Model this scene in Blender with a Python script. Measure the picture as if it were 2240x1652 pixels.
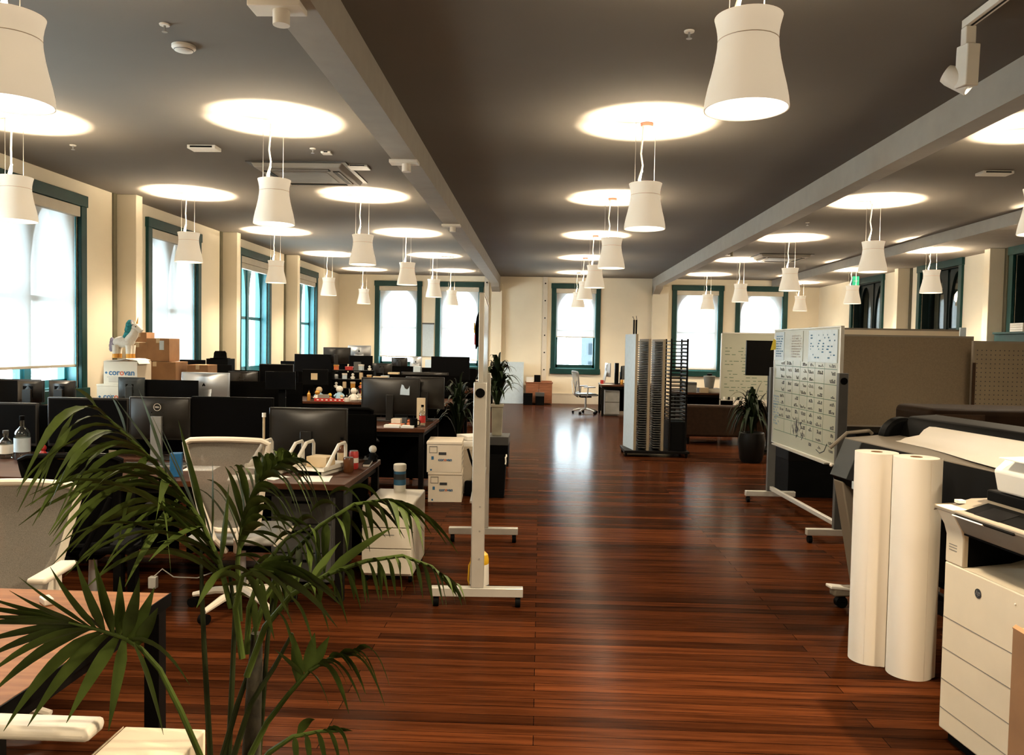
import bpy, bmesh, math, random
from mathutils import Vector, Matrix

for o in list(bpy.data.objects):
    bpy.data.objects.remove(o, do_unlink=True)
scene = bpy.context.scene
COL = scene.collection
R = random.Random(11)
PI = math.pi

# ------------------------------------------------------------------ camera
cam_data = bpy.data.cameras.new('camera')
cam = bpy.data.objects.new('camera', cam_data)
COL.objects.link(cam)
cam_data.sensor_width = 36.0
cam_data.lens = 28.125
cam_data.clip_start = 0.05
cam_data.clip_end = 300
cam.matrix_world = Matrix((
    (0.99919183, -0.01939639, 0.03520613, 0.0),
    (0.0359488, 0.03937249, -0.99857773, 0.0),
    (0.01798265, 0.99903633, 0.04003795, 1.6),
    (0, 0, 0, 1)))
scene.camera = cam

# ------------------------------------------------------------------ sky, exposure
world = bpy.data.worlds.new('overcast_sky')
scene.world = world
world.use_nodes = True
bg = world.node_tree.nodes['Background']
bg.inputs['Color'].default_value = (0.80, 0.92, 1.0, 1)
bg.inputs['Strength'].default_value = 34.0
scene.view_settings.view_transform = 'Standard'
scene.view_settings.look = 'None'
scene.view_settings.exposure = 0.0
scene.view_settings.gamma = 1.0
scene.view_settings.use_curve_mapping = False
LAMP_DOWN = 108.0     # watts of each pendant downwards
LAMP_HALO = 62.0     # soft spill of the same light around the bright disc
LAMP_UP = 400.0       # watts of each pendant towards the ceiling
LAMP_GLOW = 74.0      # watts shining sideways through the translucent shade
WARM = (1.0, 0.83, 0.60)
scene.cycles.use_denoising = True
scene.cycles.use_adaptive_sampling = True
scene.cycles.adaptive_threshold = 0.04
scene.cycles.max_bounces = 7
scene.cycles.diffuse_bounces = 3
scene.cycles.glossy_bounces = 3
scene.cycles.transmission_bounces = 5
scene.cycles.transparent_max_bounces = 10
scene.cycles.caustics_reflective = False
scene.cycles.caustics_refractive = False
scene.cycles.sample_clamp_indirect = 4.0

# ------------------------------------------------------------------ materials
def mat(name, col, rough=0.6, metal=0.0, var=0.12, scale=6.0, emit=None, emit_s=0.0, bump=0.0, spec=0.5, alpha=1.0, stretch=None, coat=0.0):
    m = bpy.data.materials.new(name)
    m.use_nodes = True
    nt = m.node_tree
    b = nt.nodes['Principled BSDF']
    tc = nt.nodes.new('ShaderNodeTexCoord')
    mp = nt.nodes.new('ShaderNodeMapping')
    nt.links.new(tc.outputs['Object'], mp.inputs['Vector'])
    if stretch: mp.inputs['Scale'].default_value = stretch
    n = nt.nodes.new('ShaderNodeTexNoise')
    n.inputs['Scale'].default_value = scale
    n.inputs['Detail'].default_value = 4
    nt.links.new(mp.outputs['Vector'], n.inputs['Vector'])
    r = nt.nodes.new('ShaderNodeValToRGB')
    r.color_ramp.elements[0].position = 0.3
    r.color_ramp.elements[1].position = 0.7
    r.color_ramp.elements[0].color = tuple(max(0, c * (1 - var)) for c in col) + (1,)
    r.color_ramp.elements[1].color = tuple(min(1, c * (1 + var)) for c in col) + (1,)
    nt.links.new(n.outputs['Fac'], r.inputs['Fac'])
    nt.links.new(r.outputs['Color'], b.inputs['Base Color'])
    b.inputs['Roughness'].default_value = rough
    b.inputs['Metallic'].default_value = metal
    b.inputs['Specular IOR Level'].default_value = spec
    if coat: b.inputs['Coat Weight'].default_value = coat
    if alpha < 1: b.inputs['Alpha'].default_value = alpha
    if emit:
        b.inputs['Emission Color'].default_value = tuple(emit) + (1,)
        b.inputs['Emission Strength'].default_value = emit_s
    if bump:
        bp = nt.nodes.new('ShaderNodeBump')
        bp.inputs['Strength'].default_value = bump
        bp.inputs['Distance'].default_value = 0.01
        nt.links.new(n.outputs['Fac'], bp.inputs['Height'])
        nt.links.new(bp.outputs['Normal'], b.inputs['Normal'])
    return m

def floor_mat():
    m = bpy.data.materials.new('dark_plank_floor')
    m.use_nodes = True
    nt = m.node_tree
    b = nt.nodes['Principled BSDF']
    tc = nt.nodes.new('ShaderNodeTexCoord')
    br = nt.nodes.new('ShaderNodeTexBrick')
    br.inputs['Scale'].default_value = 1.0
    br.inputs['Brick Width'].default_value = 2.3
    br.inputs['Row Height'].default_value = 0.085
    br.inputs['Mortar Size'].default_value = 0.0018
    br.inputs['Color1'].default_value = (0.026, 0.0075, 0.0025, 1)
    br.inputs['Color2'].default_value = (0.085, 0.0235, 0.0070, 1)
    br.inputs['Mortar'].default_value = (0.005, 0.002, 0.001, 1)
    br.inputs['Bias'].default_value = -0.1
    br.offset = 0.37
    nt.links.new(tc.outputs['Object'], br.inputs['Vector'])
    mp = nt.nodes.new('ShaderNodeMapping')
    mp.inputs['Scale'].default_value = (0.7, 14, 1)
    nt.links.new(tc.outputs['Object'], mp.inputs['Vector'])
    n = nt.nodes.new('ShaderNodeTexNoise')
    n.inputs['Scale'].default_value = 2.2
    n.inputs['Detail'].default_value = 7
    n.inputs['Roughness'].default_value = 0.65
    nt.links.new(mp.outputs['Vector'], n.inputs['Vector'])
    r = nt.nodes.new('ShaderNodeValToRGB')
    r.color_ramp.elements[0].position = 0.32
    r.color_ramp.elements[0].color = (0.35, 0.33, 0.32, 1)
    r.color_ramp.elements[1].position = 0.72
    r.color_ramp.elements[1].color = (1.5, 1.5, 1.5, 1)
    nt.links.new(n.outputs['Fac'], r.inputs['Fac'])
    mx = nt.nodes.new('ShaderNodeMix')
    mx.data_type = 'RGBA'
    mx.blend_type = 'MULTIPLY'
    mx.inputs['Factor'].default_value = 1.0
    nt.links.new(br.outputs['Color'], mx.inputs['A'])
    nt.links.new(r.outputs['Color'], mx.inputs['B'])
    nt.nodes.remove(b)
    out = nt.nodes['Material Output']
    df = nt.nodes.new('ShaderNodeBsdfDiffuse')
    nt.links.new(mx.outputs['Result'], df.inputs['Color'])
    gl = nt.nodes.new('ShaderNodeBsdfGlossy')
    rr = nt.nodes.new('ShaderNodeMapRange')
    rr.inputs['To Min'].default_value = 0.14
    rr.inputs['To Max'].default_value = 0.24
    nt.links.new(n.outputs['Fac'], rr.inputs['Value'])
    nt.links.new(rr.outputs['Result'], gl.inputs['Roughness'])
    bp = nt.nodes.new('ShaderNodeBump')
    bp.inputs['Strength'].default_value = 0.06
    bp.inputs['Distance'].default_value = 0.003
    nt.links.new(n.outputs['Fac'], bp.inputs['Height'])
    nt.links.new(bp.outputs['Normal'], gl.inputs['Normal'])
    lw = nt.nodes.new('ShaderNodeLayerWeight')      # waxed boards: more sheen towards grazing angles
    lw.inputs['Blend'].default_value = 0.5
    pw = nt.nodes.new('ShaderNodeMath'); pw.operation = 'POWER'
    pw.inputs[1].default_value = 11.0
    nt.links.new(lw.outputs['Facing'], pw.inputs[0])
    fr = nt.nodes.new('ShaderNodeMapRange')
    fr.inputs['To Min'].default_value = 0.008
    fr.inputs['To Max'].default_value = 0.62
    nt.links.new(pw.outputs[0], fr.inputs['Value'])
    ms = nt.nodes.new('ShaderNodeMixShader')
    nt.links.new(fr.outputs['Result'], ms.inputs['Fac'])
    nt.links.new(df.outputs[0], ms.inputs[1])
    nt.links.new(gl.outputs[0], ms.inputs[2])
    nt.links.new(ms.outputs[0], out.inputs['Surface'])
    return m

def wood_mat(name, c1, c2, rough=0.4, stretch=(1, 9, 9)):
    m = bpy.data.materials.new(name)
    m.use_nodes = True
    nt = m.node_tree
    b = nt.nodes['Principled BSDF']
    tc = nt.nodes.new('ShaderNodeTexCoord')
    mp = nt.nodes.new('ShaderNodeMapping')
    mp.inputs['Scale'].default_value = stretch
    nt.links.new(tc.outputs['Object'], mp.inputs['Vector'])
    n = nt.nodes.new('ShaderNodeTexNoise')
    n.inputs['Scale'].default_value = 3.5
    n.inputs['Detail'].default_value = 6
    n.inputs['Distortion'].default_value = 0.6
    nt.links.new(mp.outputs['Vector'], n.inputs['Vector'])
    r = nt.nodes.new('ShaderNodeValToRGB')
    r.color_ramp.elements[0].position = 0.35
    r.color_ramp.elements[0].color = tuple(c1) + (1,)
    r.color_ramp.elements[1].position = 0.68
    r.color_ramp.elements[1].color = tuple(c2) + (1,)
    nt.links.new(n.outputs['Fac'], r.inputs['Fac'])
    nt.links.new(r.outputs['Color'], b.inputs['Base Color'])
    b.inputs['Roughness'].default_value = rough
    b.inputs['Specular IOR Level'].default_value = 0.18
    return m

def blind_mat():
    m = bpy.data.materials.new('roller_blind_fabric')
    m.use_nodes = True
    nt = m.node_tree
    for n in list(nt.nodes): nt.nodes.remove(n)
    out = nt.nodes.new('ShaderNodeOutputMaterial')
    d = nt.nodes.new('ShaderNodeBsdfDiffuse')
    d.inputs['Color'].default_value = (0.62, 0.62, 0.60, 1)
    t = nt.nodes.new('ShaderNodeBsdfTranslucent')
    tr = nt.nodes.new('ShaderNodeBsdfTransparent')
    tc = nt.nodes.new('ShaderNodeTexCoord')
    w = nt.nodes.new('ShaderNodeTexNoise')
    w.inputs['Scale'].default_value = 260
    nt.links.new(tc.outputs['Object'], w.inputs['Vector'])
    r = nt.nodes.new('ShaderNodeValToRGB')
    r.color_ramp.elements[0].color = (0.74, 0.78, 0.80, 1)
    r.color_ramp.elements[1].color = (0.86, 0.90, 0.92, 1)
    nt.links.new(w.outputs['Fac'], r.inputs['Fac'])
    nt.links.new(r.outputs['Color'], t.inputs['Color'])
    m1 = nt.nodes.new('ShaderNodeMixShader')
    m1.inputs['Fac'].default_value = 0.085
    nt.links.new(d.outputs[0], m1.inputs[1])
    nt.links.new(t.outputs[0], m1.inputs[2])
    m2 = nt.nodes.new('ShaderNodeMixShader')
    m2.inputs['Fac'].default_value = 0.05
    nt.links.new(m1.outputs[0], m2.inputs[1])
    nt.links.new(tr.outputs[0], m2.inputs[2])
    nt.links.new(m2.outputs[0], out.inputs['Surface'])
    return m

def glass_mat(name='window_glass', tint=(0.93, 0.97, 0.97), refl=0.06, rough=0.02):
    m = bpy.data.materials.new(name)
    m.use_nodes = True
    nt = m.node_tree
    for n in list(nt.nodes): nt.nodes.remove(n)
    out = nt.nodes.new('ShaderNodeOutputMaterial')
    t = nt.nodes.new('ShaderNodeBsdfTransparent')
    t.inputs['Color'].default_value = tuple(tint) + (1,)
    g = nt.nodes.new('ShaderNodeBsdfGlossy')
    g.inputs['Roughness'].default_value = rough
    lw = nt.nodes.new('ShaderNodeLayerWeight')
    lw.inputs['Blend'].default_value = 0.25
    mr = nt.nodes.new('ShaderNodeMapRange')
    mr.inputs['To Min'].default_value = refl
    mr.inputs['To Max'].default_value = 0.6
    nt.links.new(lw.outputs['Fresnel'], mr.inputs['Value'])
    mx = nt.nodes.new('ShaderNodeMixShader')
    nt.links.new(mr.outputs['Result'], mx.inputs['Fac'])
    nt.links.new(t.outputs[0], mx.inputs[1])
    nt.links.new(g.outputs[0], mx.inputs[2])
    nt.links.new(mx.outputs[0], out.inputs['Surface'])
    return m

M = dict(
    floor=floor_mat(),
    ceiling=mat('ceiling_paint', (0.142, 0.124, 0.101), 0.9, var=0.04, scale=1.2),
    wall=mat('cream_wall_paint', (0.84, 0.75, 0.58), 0.85, var=0.04, scale=1.5),
    beam=mat('beam_paint', (0.34, 0.31, 0.265), 0.8, var=0.05),
    base=mat('baseboard_paint', (0.66, 0.60, 0.50), 0.6, var=0.03),
    groove=mat('dark_groove_paint', (0.10, 0.09, 0.055), 0.7),
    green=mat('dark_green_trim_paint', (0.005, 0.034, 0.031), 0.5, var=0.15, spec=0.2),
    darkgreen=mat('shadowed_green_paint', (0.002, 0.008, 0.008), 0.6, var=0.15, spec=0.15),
    teal=mat('teal_sash_paint', (0.03, 0.17, 0.20), 0.35, var=0.12),
    blind=blind_mat(),
    valance=mat('blind_valance_fabric', (0.62, 0.56, 0.45), 0.8, var=0.05),
    glass=glass_mat(),
    shade=mat('pendant_shade_enamel', (0.80, 0.72, 0.58), 0.55, var=0.03, emit=(1.0, 0.84, 0.62), emit_s=0.38),
    lampin=mat('frosted_lamp_diffuser', (0.9, 0.85, 0.75), 0.5, emit=(1.0, 0.90, 0.72), emit_s=3.2),
    cord=mat('glowing_lamp_cord', (0.85, 0.80, 0.68), 0.5, emit=(1.0, 0.86, 0.62), emit_s=0.25),  # lamp light on the cord put in as weak emission
    wire=mat('steel_suspension_wire', (0.55, 0.52, 0.47), 0.35, metal=0.6),
    red=mat('red_plastic', (0.42, 0.03, 0.025), 0.35),
    black=mat('black_plastic', (0.0035, 0.0035, 0.0035), 0.5, var=0.2, spec=0.03),
    screen=mat('dark_glossy_screen', (0.0022, 0.0022, 0.0025), 0.35, var=0.1, spec=0.06),
    backp=mat('monitor_back_plastic', (0.0095, 0.0078, 0.006), 0.34, var=0.2, spec=0.4),
    blackmetal=mat('black_powder_coat', (0.0045, 0.004, 0.0038), 0.5, var=0.2, spec=0.05),
    fabric=mat('charcoal_panel_fabric', (0.004, 0.0038, 0.0035), 0.95, var=0.3, scale=120, spec=0.0),
    silver=mat('brushed_silver', (0.50, 0.51, 0.52), 0.32, metal=0.75, var=0.06),
    alu=mat('anodised_aluminium', (0.60, 0.58, 0.52), 0.38, metal=0.55, var=0.06),
    greyp=mat('grey_plastic', (0.22, 0.215, 0.20), 0.5),
    dgrey=mat('dark_grey_plastic', (0.055, 0.055, 0.052), 0.5),
    white=mat('white_plastic', (0.74, 0.70, 0.62), 0.45, var=0.03),
    whitem=mat('white_metal', (0.68, 0.62, 0.52), 0.42, var=0.03),
    paper=mat('white_paper', (0.80, 0.76, 0.68), 0.8, var=0.03),
    bpaper=mat('cool_white_paper', (0.50, 0.59, 0.65), 0.75, var=0.05, scale=20),
    roll=mat('plotter_paper_roll', (0.82, 0.74, 0.62), 0.7, var=0.02, scale=2),
    mesh=mat('chair_mesh_fabric', (0.30, 0.275, 0.235), 0.9, var=0.35, scale=420, alpha=0.66),
    printer=mat('cream_printer_plastic', (0.74, 0.63, 0.46), 0.5, var=0.03),
    printer2=mat('warm_grey_printer_plastic', (0.20, 0.168, 0.128), 0.5, var=0.05, spec=0.25),
    desk=wood_mat('walnut_desk_top', (0.034, 0.0105, 0.0035), (0.068, 0.022, 0.0075), 0.45),
    oak=wood_mat('oak_table_top', (0.20, 0.075, 0.025), (0.34, 0.14, 0.05), 0.5),
    cherry=wood_mat('cherry_cabinet_wood', (0.20, 0.075, 0.035), (0.28, 0.11, 0.055), 0.45),
    card=mat('brown_cardboard', (0.26, 0.135, 0.06), 0.9, var=0.12),
    carton=mat('white_carton_board', (0.64, 0.55, 0.42), 0.85, var=0.04),
    flap=mat('white_packing_foam', (0.88, 0.84, 0.74), 0.8, var=0.03),
    inkblue=mat('blue_print_ink', (0.02, 0.10, 0.20), 0.7),
    inkorange=mat('orange_print_ink', (0.55, 0.10, 0.035), 0.7),
    inkblack=mat('black_print_ink', (0.02, 0.022, 0.025), 0.7),
    inkgreen=mat('green_marker_ink', (0.02, 0.07, 0.035), 0.7),
    inkgrey=mat('grey_print_ink', (0.20, 0.18, 0.15), 0.7),
    wboard=mat('whiteboard_enamel', (0.34, 0.34, 0.27), 0.22, var=0.03, scale=2),
    pin=mat('beige_pinboard_fabric', (0.17, 0.125, 0.075), 0.95, var=0.10, scale=60),
    peg=mat('pegboard_panel', (0.19, 0.15, 0.095), 0.8, var=0.06),
    leaf=mat('palm_leaf', (0.045, 0.066, 0.013), 0.55, var=0.45, scale=9, spec=0.07),
    leaf2=mat('dracaena_leaf', (0.009, 0.016, 0.006), 0.42, var=0.5, scale=14, spec=0.12),
    stem=mat('palm_stem', (0.014, 0.018, 0.005), 0.55, var=0.4, scale=8, spec=0.1),
    canopyred=mat('red_brown_canopy', (0.22, 0.045, 0.025), 0.5),
    trunk=mat('palm_trunk_fibre', (0.022, 0.017, 0.007), 0.9, var=0.5, scale=30, bump=0.5),
    soil=mat('potting_soil', (0.02, 0.013, 0.008), 1.0, var=0.5, scale=40, bump=0.5),
    pot=mat('dark_ceramic_pot', (0.006, 0.0055, 0.005), 0.35, spec=0.15),
    zinc=mat('zinc_planter', (0.40, 0.37, 0.28), 0.42, metal=0.35, var=0.2, scale=5),
    leather=mat('brown_leather', (0.030, 0.014, 0.006), 0.55, var=0.25, scale=18, bump=0.15, spec=0.2),
    plotterb=mat('slate_plotter_cover', (0.026, 0.032, 0.034), 0.45, var=0.08, spec=0.25),
    plotlid=mat('dark_brown_translucent_lid', (0.016, 0.009, 0.005), 0.65, var=0.2, spec=0.04),
    yellow=mat('yellow_plastic', (0.75, 0.43, 0.02), 0.4),
    yellowpaper=mat('yellow_note_paper', (0.72, 0.55, 0.06), 0.8),
    blue=mat('blue_plastic', (0.01, 0.09, 0.22), 0.4),
    lblue=mat('pale_blue_plastic', (0.30, 0.48, 0.60), 0.4),
    orange=mat('orange_plastic', (0.50, 0.12, 0.03), 0.5),
    teale=mat('teal_fringe', (0.02, 0.20, 0.22), 0.9, var=0.5, scale=40, bump=0.4),
    lilac=mat('lilac_fringe', (0.35, 0.32, 0.42), 0.9, var=0.3, scale=40),
    gold=mat('gold_paper', (0.60, 0.28, 0.05), 0.35, metal=0.5),
    pinata=mat('white_crepe_paper', (0.80, 0.74, 0.64), 0.9, var=0.06, scale=50, bump=0.3),
    clear=glass_mat('clear_bottle_glass', (0.80, 0.82, 0.80), 0.12),
    brownglass=mat('brown_bottle_glass', (0.09, 0.03, 0.01), 0.15),
    exit=mat('green_exit_panel', (0.02, 0.35, 0.18), 0.4, emit=(0.05, 0.75, 0.38), emit_s=0.45),
    spot=mat('spot_lamp_face', (1, 0.95, 0.85), 0.4, emit=(1.0, 0.92, 0.75), emit_s=6.0),
    outb=mat('neighbour_facade', (0.013, 0.019, 0.023), 0.9, var=0.1),
    outw=mat('neighbour_window_glass', (0.004, 0.008, 0.011), 0.5, spec=0.1),
    outdark=mat('light_well_brick', (0.006, 0.005, 0.005), 0.95, var=0.3),
    skin_light=mat('tan_box_board', (0.55, 0.42, 0.26), 0.8, var=0.05),
)

# ------------------------------------------------------------------ mesh helpers
class MB:
    def __init__(self): self.bm = bmesh.new()
    def _face(self, vs):
        try: return self.bm.faces.new(vs)
        except ValueError: return None
    def box(self, x0, x1, y0, y1, z0, z1):
        v = [self.bm.verts.new(p) for p in ((x0,y0,z0),(x1,y0,z0),(x1,y1,z0),(x0,y1,z0),(x0,y0,z1),(x1,y0,z1),(x1,y1,z1),(x0,y1,z1))]
        for q in ((0,3,2,1),(4,5,6,7),(0,1,5,4),(1,2,6,5),(2,3,7,6),(3,0,4,7)): self._face([v[i] for i in q])
        return self
    def obox(self, c, s, rot=(0,0,0)):
        from mathutils import Euler
        m = Euler(rot).to_matrix(); c = Vector(c)
        v = []
        for p in ((-1,-1,-1),(1,-1,-1),(1,1,-1),(-1,1,-1),(-1,-1,1),(1,-1,1),(1,1,1),(-1,1,1)):
            v.append(self.bm.verts.new(c + m @ Vector((p[0]*s[0]/2, p[1]*s[1]/2, p[2]*s[2]/2))))
        for q in ((0,3,2,1),(4,5,6,7),(0,1,5,4),(1,2,6,5),(2,3,7,6),(3,0,4,7)): self._face([v[i] for i in q])
        return self
    def tube(self, pts, r, seg=8, cap=True):
        pts = [Vector(p) for p in pts]
        n = len(pts)
        rs = r if isinstance(r, (list, tuple)) else [r] * n
        rings = []; prev = None
        for i in range(n):
            t = (pts[min(i+1, n-1)] - pts[max(i-1, 0)])
            if t.length < 1e-9: t = Vector((0,0,1))
            t.normalize()
            if prev is None:
                a = Vector((0,0,1)) if abs(t.z) < 0.9 else Vector((1,0,0))
                u = t.cross(a).normalized()
            else:
                u = (prev - t * prev.dot(t))
                u = u.normalized() if u.length > 1e-6 else t.orthogonal().normalized()
            prev = u
            w = t.cross(u)
            rings.append([self.bm.verts.new(pts[i] + (u * math.cos(2*PI*k/seg) + w * math.sin(2*PI*k/seg)) * rs[i]) for k in range(seg)])
        for i in range(n-1):
            for k in range(seg):
                self._face([rings[i][k], rings[i][(k+1)%seg], rings[i+1][(k+1)%seg], rings[i+1][k]])
        if cap:
            self._face(list(reversed(rings[0]))); self._face(rings[-1])
        return self
    def lathe(self, prof, c=(0,0,0), seg=24, sx=1.0, sy=1.0):
        rings = []
        for r, z in prof:
            if r < 1e-6: rings.append([self.bm.verts.new((c[0], c[1], c[2]+z))])
            else: rings.append([self.bm.verts.new((c[0]+r*sx*math.cos(2*PI*k/seg), c[1]+r*sy*math.sin(2*PI*k/seg), c[2]+z)) for k in range(seg)])
        for a, b in zip(rings, rings[1:]):
            for k in range(seg):
                k2 = (k+1) % seg
                if len(a) == 1 and len(b) == 1: continue
                if len(a) == 1: self._face([a[0], b[k2], b[k]])
                elif len(b) == 1: self._face([a[k], a[k2], b[0]])
                else: self._face([a[k], a[k2], b[k2], b[k]])
        return self
    def cyl(self, p0, p1, r0, r1=None, seg=16):
        return self.tube([p0, p1], [r0, r0 if r1 is None else r1], seg)
    def prism(self, poly, axis, a, b):
        def P(u, v, w): return {'x': (w,u,v), 'y': (u,w,v), 'z': (u,v,w)}[axis]
        A = [self.bm.verts.new(P(u,v,a)) for u, v in poly]
        B = [self.bm.verts.new(P(u,v,b)) for u, v in poly]
        self._face(A); self._face(list(reversed(B)))
        n = len(poly)
        for i in range(n): self._face([A[i], B[i], B[(i+1)%n], A[(i+1)%n]])
        return self
    def sheet(self, rows):
        V = [[self.bm.verts.new(p) for p in r] for r in rows]
        for a, b in zip(V, V[1:]):
            for i in range(len(a)-1): self._face([a[i], a[i+1], b[i+1], b[i]])
        return self
    def slab(self, rows, thick, nrm):
        n = Vector(nrm) * thick
        top = [[Vector(p) for p in r] for r in rows]
        self.sheet(top)
        self.sheet([[p - n for p in r] for r in top])
        per = [r for r in top[0]] + [r[-1] for r in top[1:]] + list(reversed(top[-1][:-1])) + [r[0] for r in reversed(top[1:-1])]
        A = [self.bm.verts.new(p) for p in per]; B = [self.bm.verts.new(p - n) for p in per]
        for i in range(len(per)):
            j = (i+1) % len(per); self._face([A[i], B[i], B[j], A[j]])
        return self
    def sphere(self, c, r, sc=(1,1,1), seg=16, rings=10):
        prof = [(math.sin(PI*i/rings), -math.cos(PI*i/rings)) for i in range(rings+1)]
        prof[0] = (0, -1); prof[-1] = (0, 1)
        R_ = []
        for q, z in prof:
            if q < 1e-6: R_.append([self.bm.verts.new((c[0], c[1], c[2]+z*r*sc[2]))])
            else: R_.append([self.bm.verts.new((c[0]+q*r*sc[0]*math.cos(2*PI*k/seg), c[1]+q*r*sc[1]*math.sin(2*PI*k/seg), c[2]+z*r*sc[2])) for k in range(seg)])
        for a, b in zip(R_, R_[1:]):
            for k in range(seg):
                k2 = (k+1) % seg
                if len(a) == 1: self._face([a[0], b[k2], b[k]])
                elif len(b) == 1: self._face([a[k], a[k2], b[0]])
                else: self._face([a[k], a[k2], b[k2], b[k]])
        return self
    def build(self, name, m, parent=None, bevel=0.0, smooth=True, loc=None, seg=2):
        me = bpy.data.meshes.new(name)
        bmesh.ops.recalc_face_normals(self.bm, faces=self.bm.faces[:])
        if smooth:
            for f in self.bm.faces: f.smooth = True
            for e in self.bm.edges:
                if len(e.link_faces) != 2 or e.calc_face_angle(0) > 0.6: e.smooth = False
        self.bm.to_mesh(me); self.bm.free()
        me.materials.append(M[m] if isinstance(m, str) else m)
        o = bpy.data.objects.new(name, me)
        COL.objects.link(o)
        if parent: o.parent = parent
        if loc: o.location = loc
        if bevel:
            b = o.modifiers.new('bevel', 'BEVEL'); b.width = bevel; b.segments = seg; b.limit_method = 'ANGLE'; b.angle_limit = 0.7
        return o

def tag(o, label, cat, group=None):
    o['label'] = label; o['category'] = cat
    if group: o['group'] = group
    return o
def thing(name, label, cat, loc=(0,0,0), rotz=0.0, group=None):
    o = bpy.data.objects.new(name, None); COL.objects.link(o)
    o.empty_display_size = 0.05
    o.location = loc; o.rotation_euler = (0,0,rotz)
    return tag(o, label, cat, group)
def struct(o):
    o['kind'] = 'structure'; return o
def dup(root, loc, rotz=0.0, label=None, group=None):
    r = root.copy(); COL.objects.link(r)
    r.location = loc; r.rotation_euler = (0,0,rotz)
    if label: r['label'] = label
    if group: r['group'] = group
    for ch in list(root.children):
        c = ch.copy(); COL.objects.link(c); c.parent = r
        for g in ch.children:
            d = g.copy(); COL.objects.link(d); d.parent = c
    return r
def text(name, body, size, m, parent, loc, rot, extrude=0.0006, shear=0.0, bold=0.0, align='CENTER', accent=None):
    cu = bpy.data.curves.new(name, 'FONT')
    cu.body = body; cu.size = size; cu.extrude = extrude; cu.shear = shear; cu.offset = bold
    cu.align_x = align; cu.align_y = 'CENTER'
    cu.materials.append(M[m])
    if accent:
        cu.materials.append(M[accent[1]]); cu.body_format[accent[0]].material_index = 1
    tmp = bpy.data.objects.new('outline', cu)
    me = bpy.data.meshes.new_from_object(tmp)
    bpy.data.objects.remove(tmp); bpy.data.curves.remove(cu)
    me.name = name
    o = bpy.data.objects.new(name, me); COL.objects.link(o)
    o.parent = parent; o.location = loc; o.rotation_euler = rot
    return o
# ================================================================== the room
XL, XR, YB, YF, ZC = -5.7, 7.64, 22.4, -2.6, 3.52
struct(MB().box(XL-0.4, XR+0.4, YF-0.2, YB+0.4, -0.12, 0).build('floor', 'floor'))
struct(MB().box(XL-0.4, XR+0.4, YF-0.2, YB+0.4, ZC, ZC+0.12).build('ceiling', 'ceiling'))

def wall_with_openings(name, u0, u1, holes, zt, depth=0.35):
    """wall in local x (along), y (outward); holes (u0,u1,z0,z1) sorted"""
    mb = MB(); u = u0
    for a, b, z0, z1 in holes:
        mb.box(u, a, 0, depth, 0, zt)
        mb.box(a, b, 0, depth, 0, z0); mb.box(a, b, 0, depth, z1, zt)
        u = b
    mb.box(u, u1, 0, depth, 0, zt)
    return struct(mb.build(name, 'wall', smooth=False))

SILL, HEAD = 0.86, 3.33
left_w = [(5.9, 7.72, 0), (7.98-0.02, 9.80, 1.26), (11.36, 13.16, 0.95), (14.83, 16.63, 3.0), (18.34, 20.12, 3.0)]
left_w = [(4.45, 6.2, 0.95), (7.95, 9.80, 1.27), (11.36, 13.16, 0.95), (14.83, 16.63, 3.02), (18.34, 20.12, 3.02)]
back_w = [(-4.68, -3.36, 1.25), (-2.97, -1.63, 1.18), (0.28, 1.64, 1.88), (3.62, 5.02, 1.05), (5.36, 6.78, 1.05)]
right_w = [(11.60, 13.39), (14.85, 16.57), (18.2, 20.1)]
c = 0.12   # casing width
wl = wall_with_openings('wall_left', YF, YB, [(a+c, b-c, SILL+c, HEAD-c) for a, b, d in left_w], ZC)
wl.location = (XL, 0, 0); wl.rotation_euler = (0, 0, PI/2)
wb = wall_with_openings('wall_back', XL-0.35, XR+0.35, [(a+c, b-c, SILL+c, HEAD-c) for a, b, d in back_w], ZC)
wb.location = (0, YB, 0)
wr = wall_with_openings('wall_right', -YB, -YF, [(-b+c, -a-c, SILL+c, HEAD-c) for a, b in reversed(right_w)], ZC)
wr.location = (XR, 0, 0); wr.rotation_euler = (0, 0, -PI/2)
struct(MB().box(XL-0.35, XR+0.35, YF-0.3, YF, 0, ZC).build('wall_front', 'wall'))
struct(MB().box(XL+0.03, XR-0.03, YB-0.025, YB, 0, 0.26).box(XL+0.03, XR-0.03, YB-0.032, YB, 0.26, 0.29).build('baseboard_back', 'base'))
struct(MB().box(XL, XL+0.025, YF, YB-0.03, 0, 0.29).build('baseboard_left', 'base'))
struct(MB().box(XR-0.025, XR, YF, YB-0.03, 0, 0.29).build('baseboard_right', 'base'))

# beams, soffit, columns
def beam(name, x0, x1, z0, y0=YF, y1=YB, corbel=True):
    mb = MB().box(x0, x1, y0, y1, z0, ZC)
    if corbel:
        mb.prism([(y1-0.001, z0-0.22), (y1-0.001, z0), (y1-0.75, z0), (y1-0.62, z0-0.08), (y1-0.25, z0-0.16)], 'x', x0-0.0, x1+0.0)
    return struct(mb.build(name, 'beam', smooth=False))
beam('ceiling_beam', -1.385, -1.160, 3.27)
beam('ceiling_beam', 3.060, 3.250, 3.27)
beam('ceiling_beam', 6.33, XR, 3.345, corbel=False)
for x0, x1 in ((-1.40, -1.10), (3.06, 3.50)):
    struct(MB().box(x0, x1, YB-0.14, YB, 0, 3.3).build('trim_1', 'wall', bevel=0.006))
def bolt_strip(x, n):
    s = MB().box(x-0.065, x+0.065, YB-0.05, YB, 0.3, ZC).build('trim_2', 'base', bevel=0.004)
    struct(s)
    for z in (3.34, 2.86, 2.38, 1.90, 1.42, 0.94):
        MB().cyl((x, YB-0.066, z), (x, YB-0.048, z), 0.021, seg=10).build('bolt', 'blackmetal', s)
bolt_strip(-1.535, 1)
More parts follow.
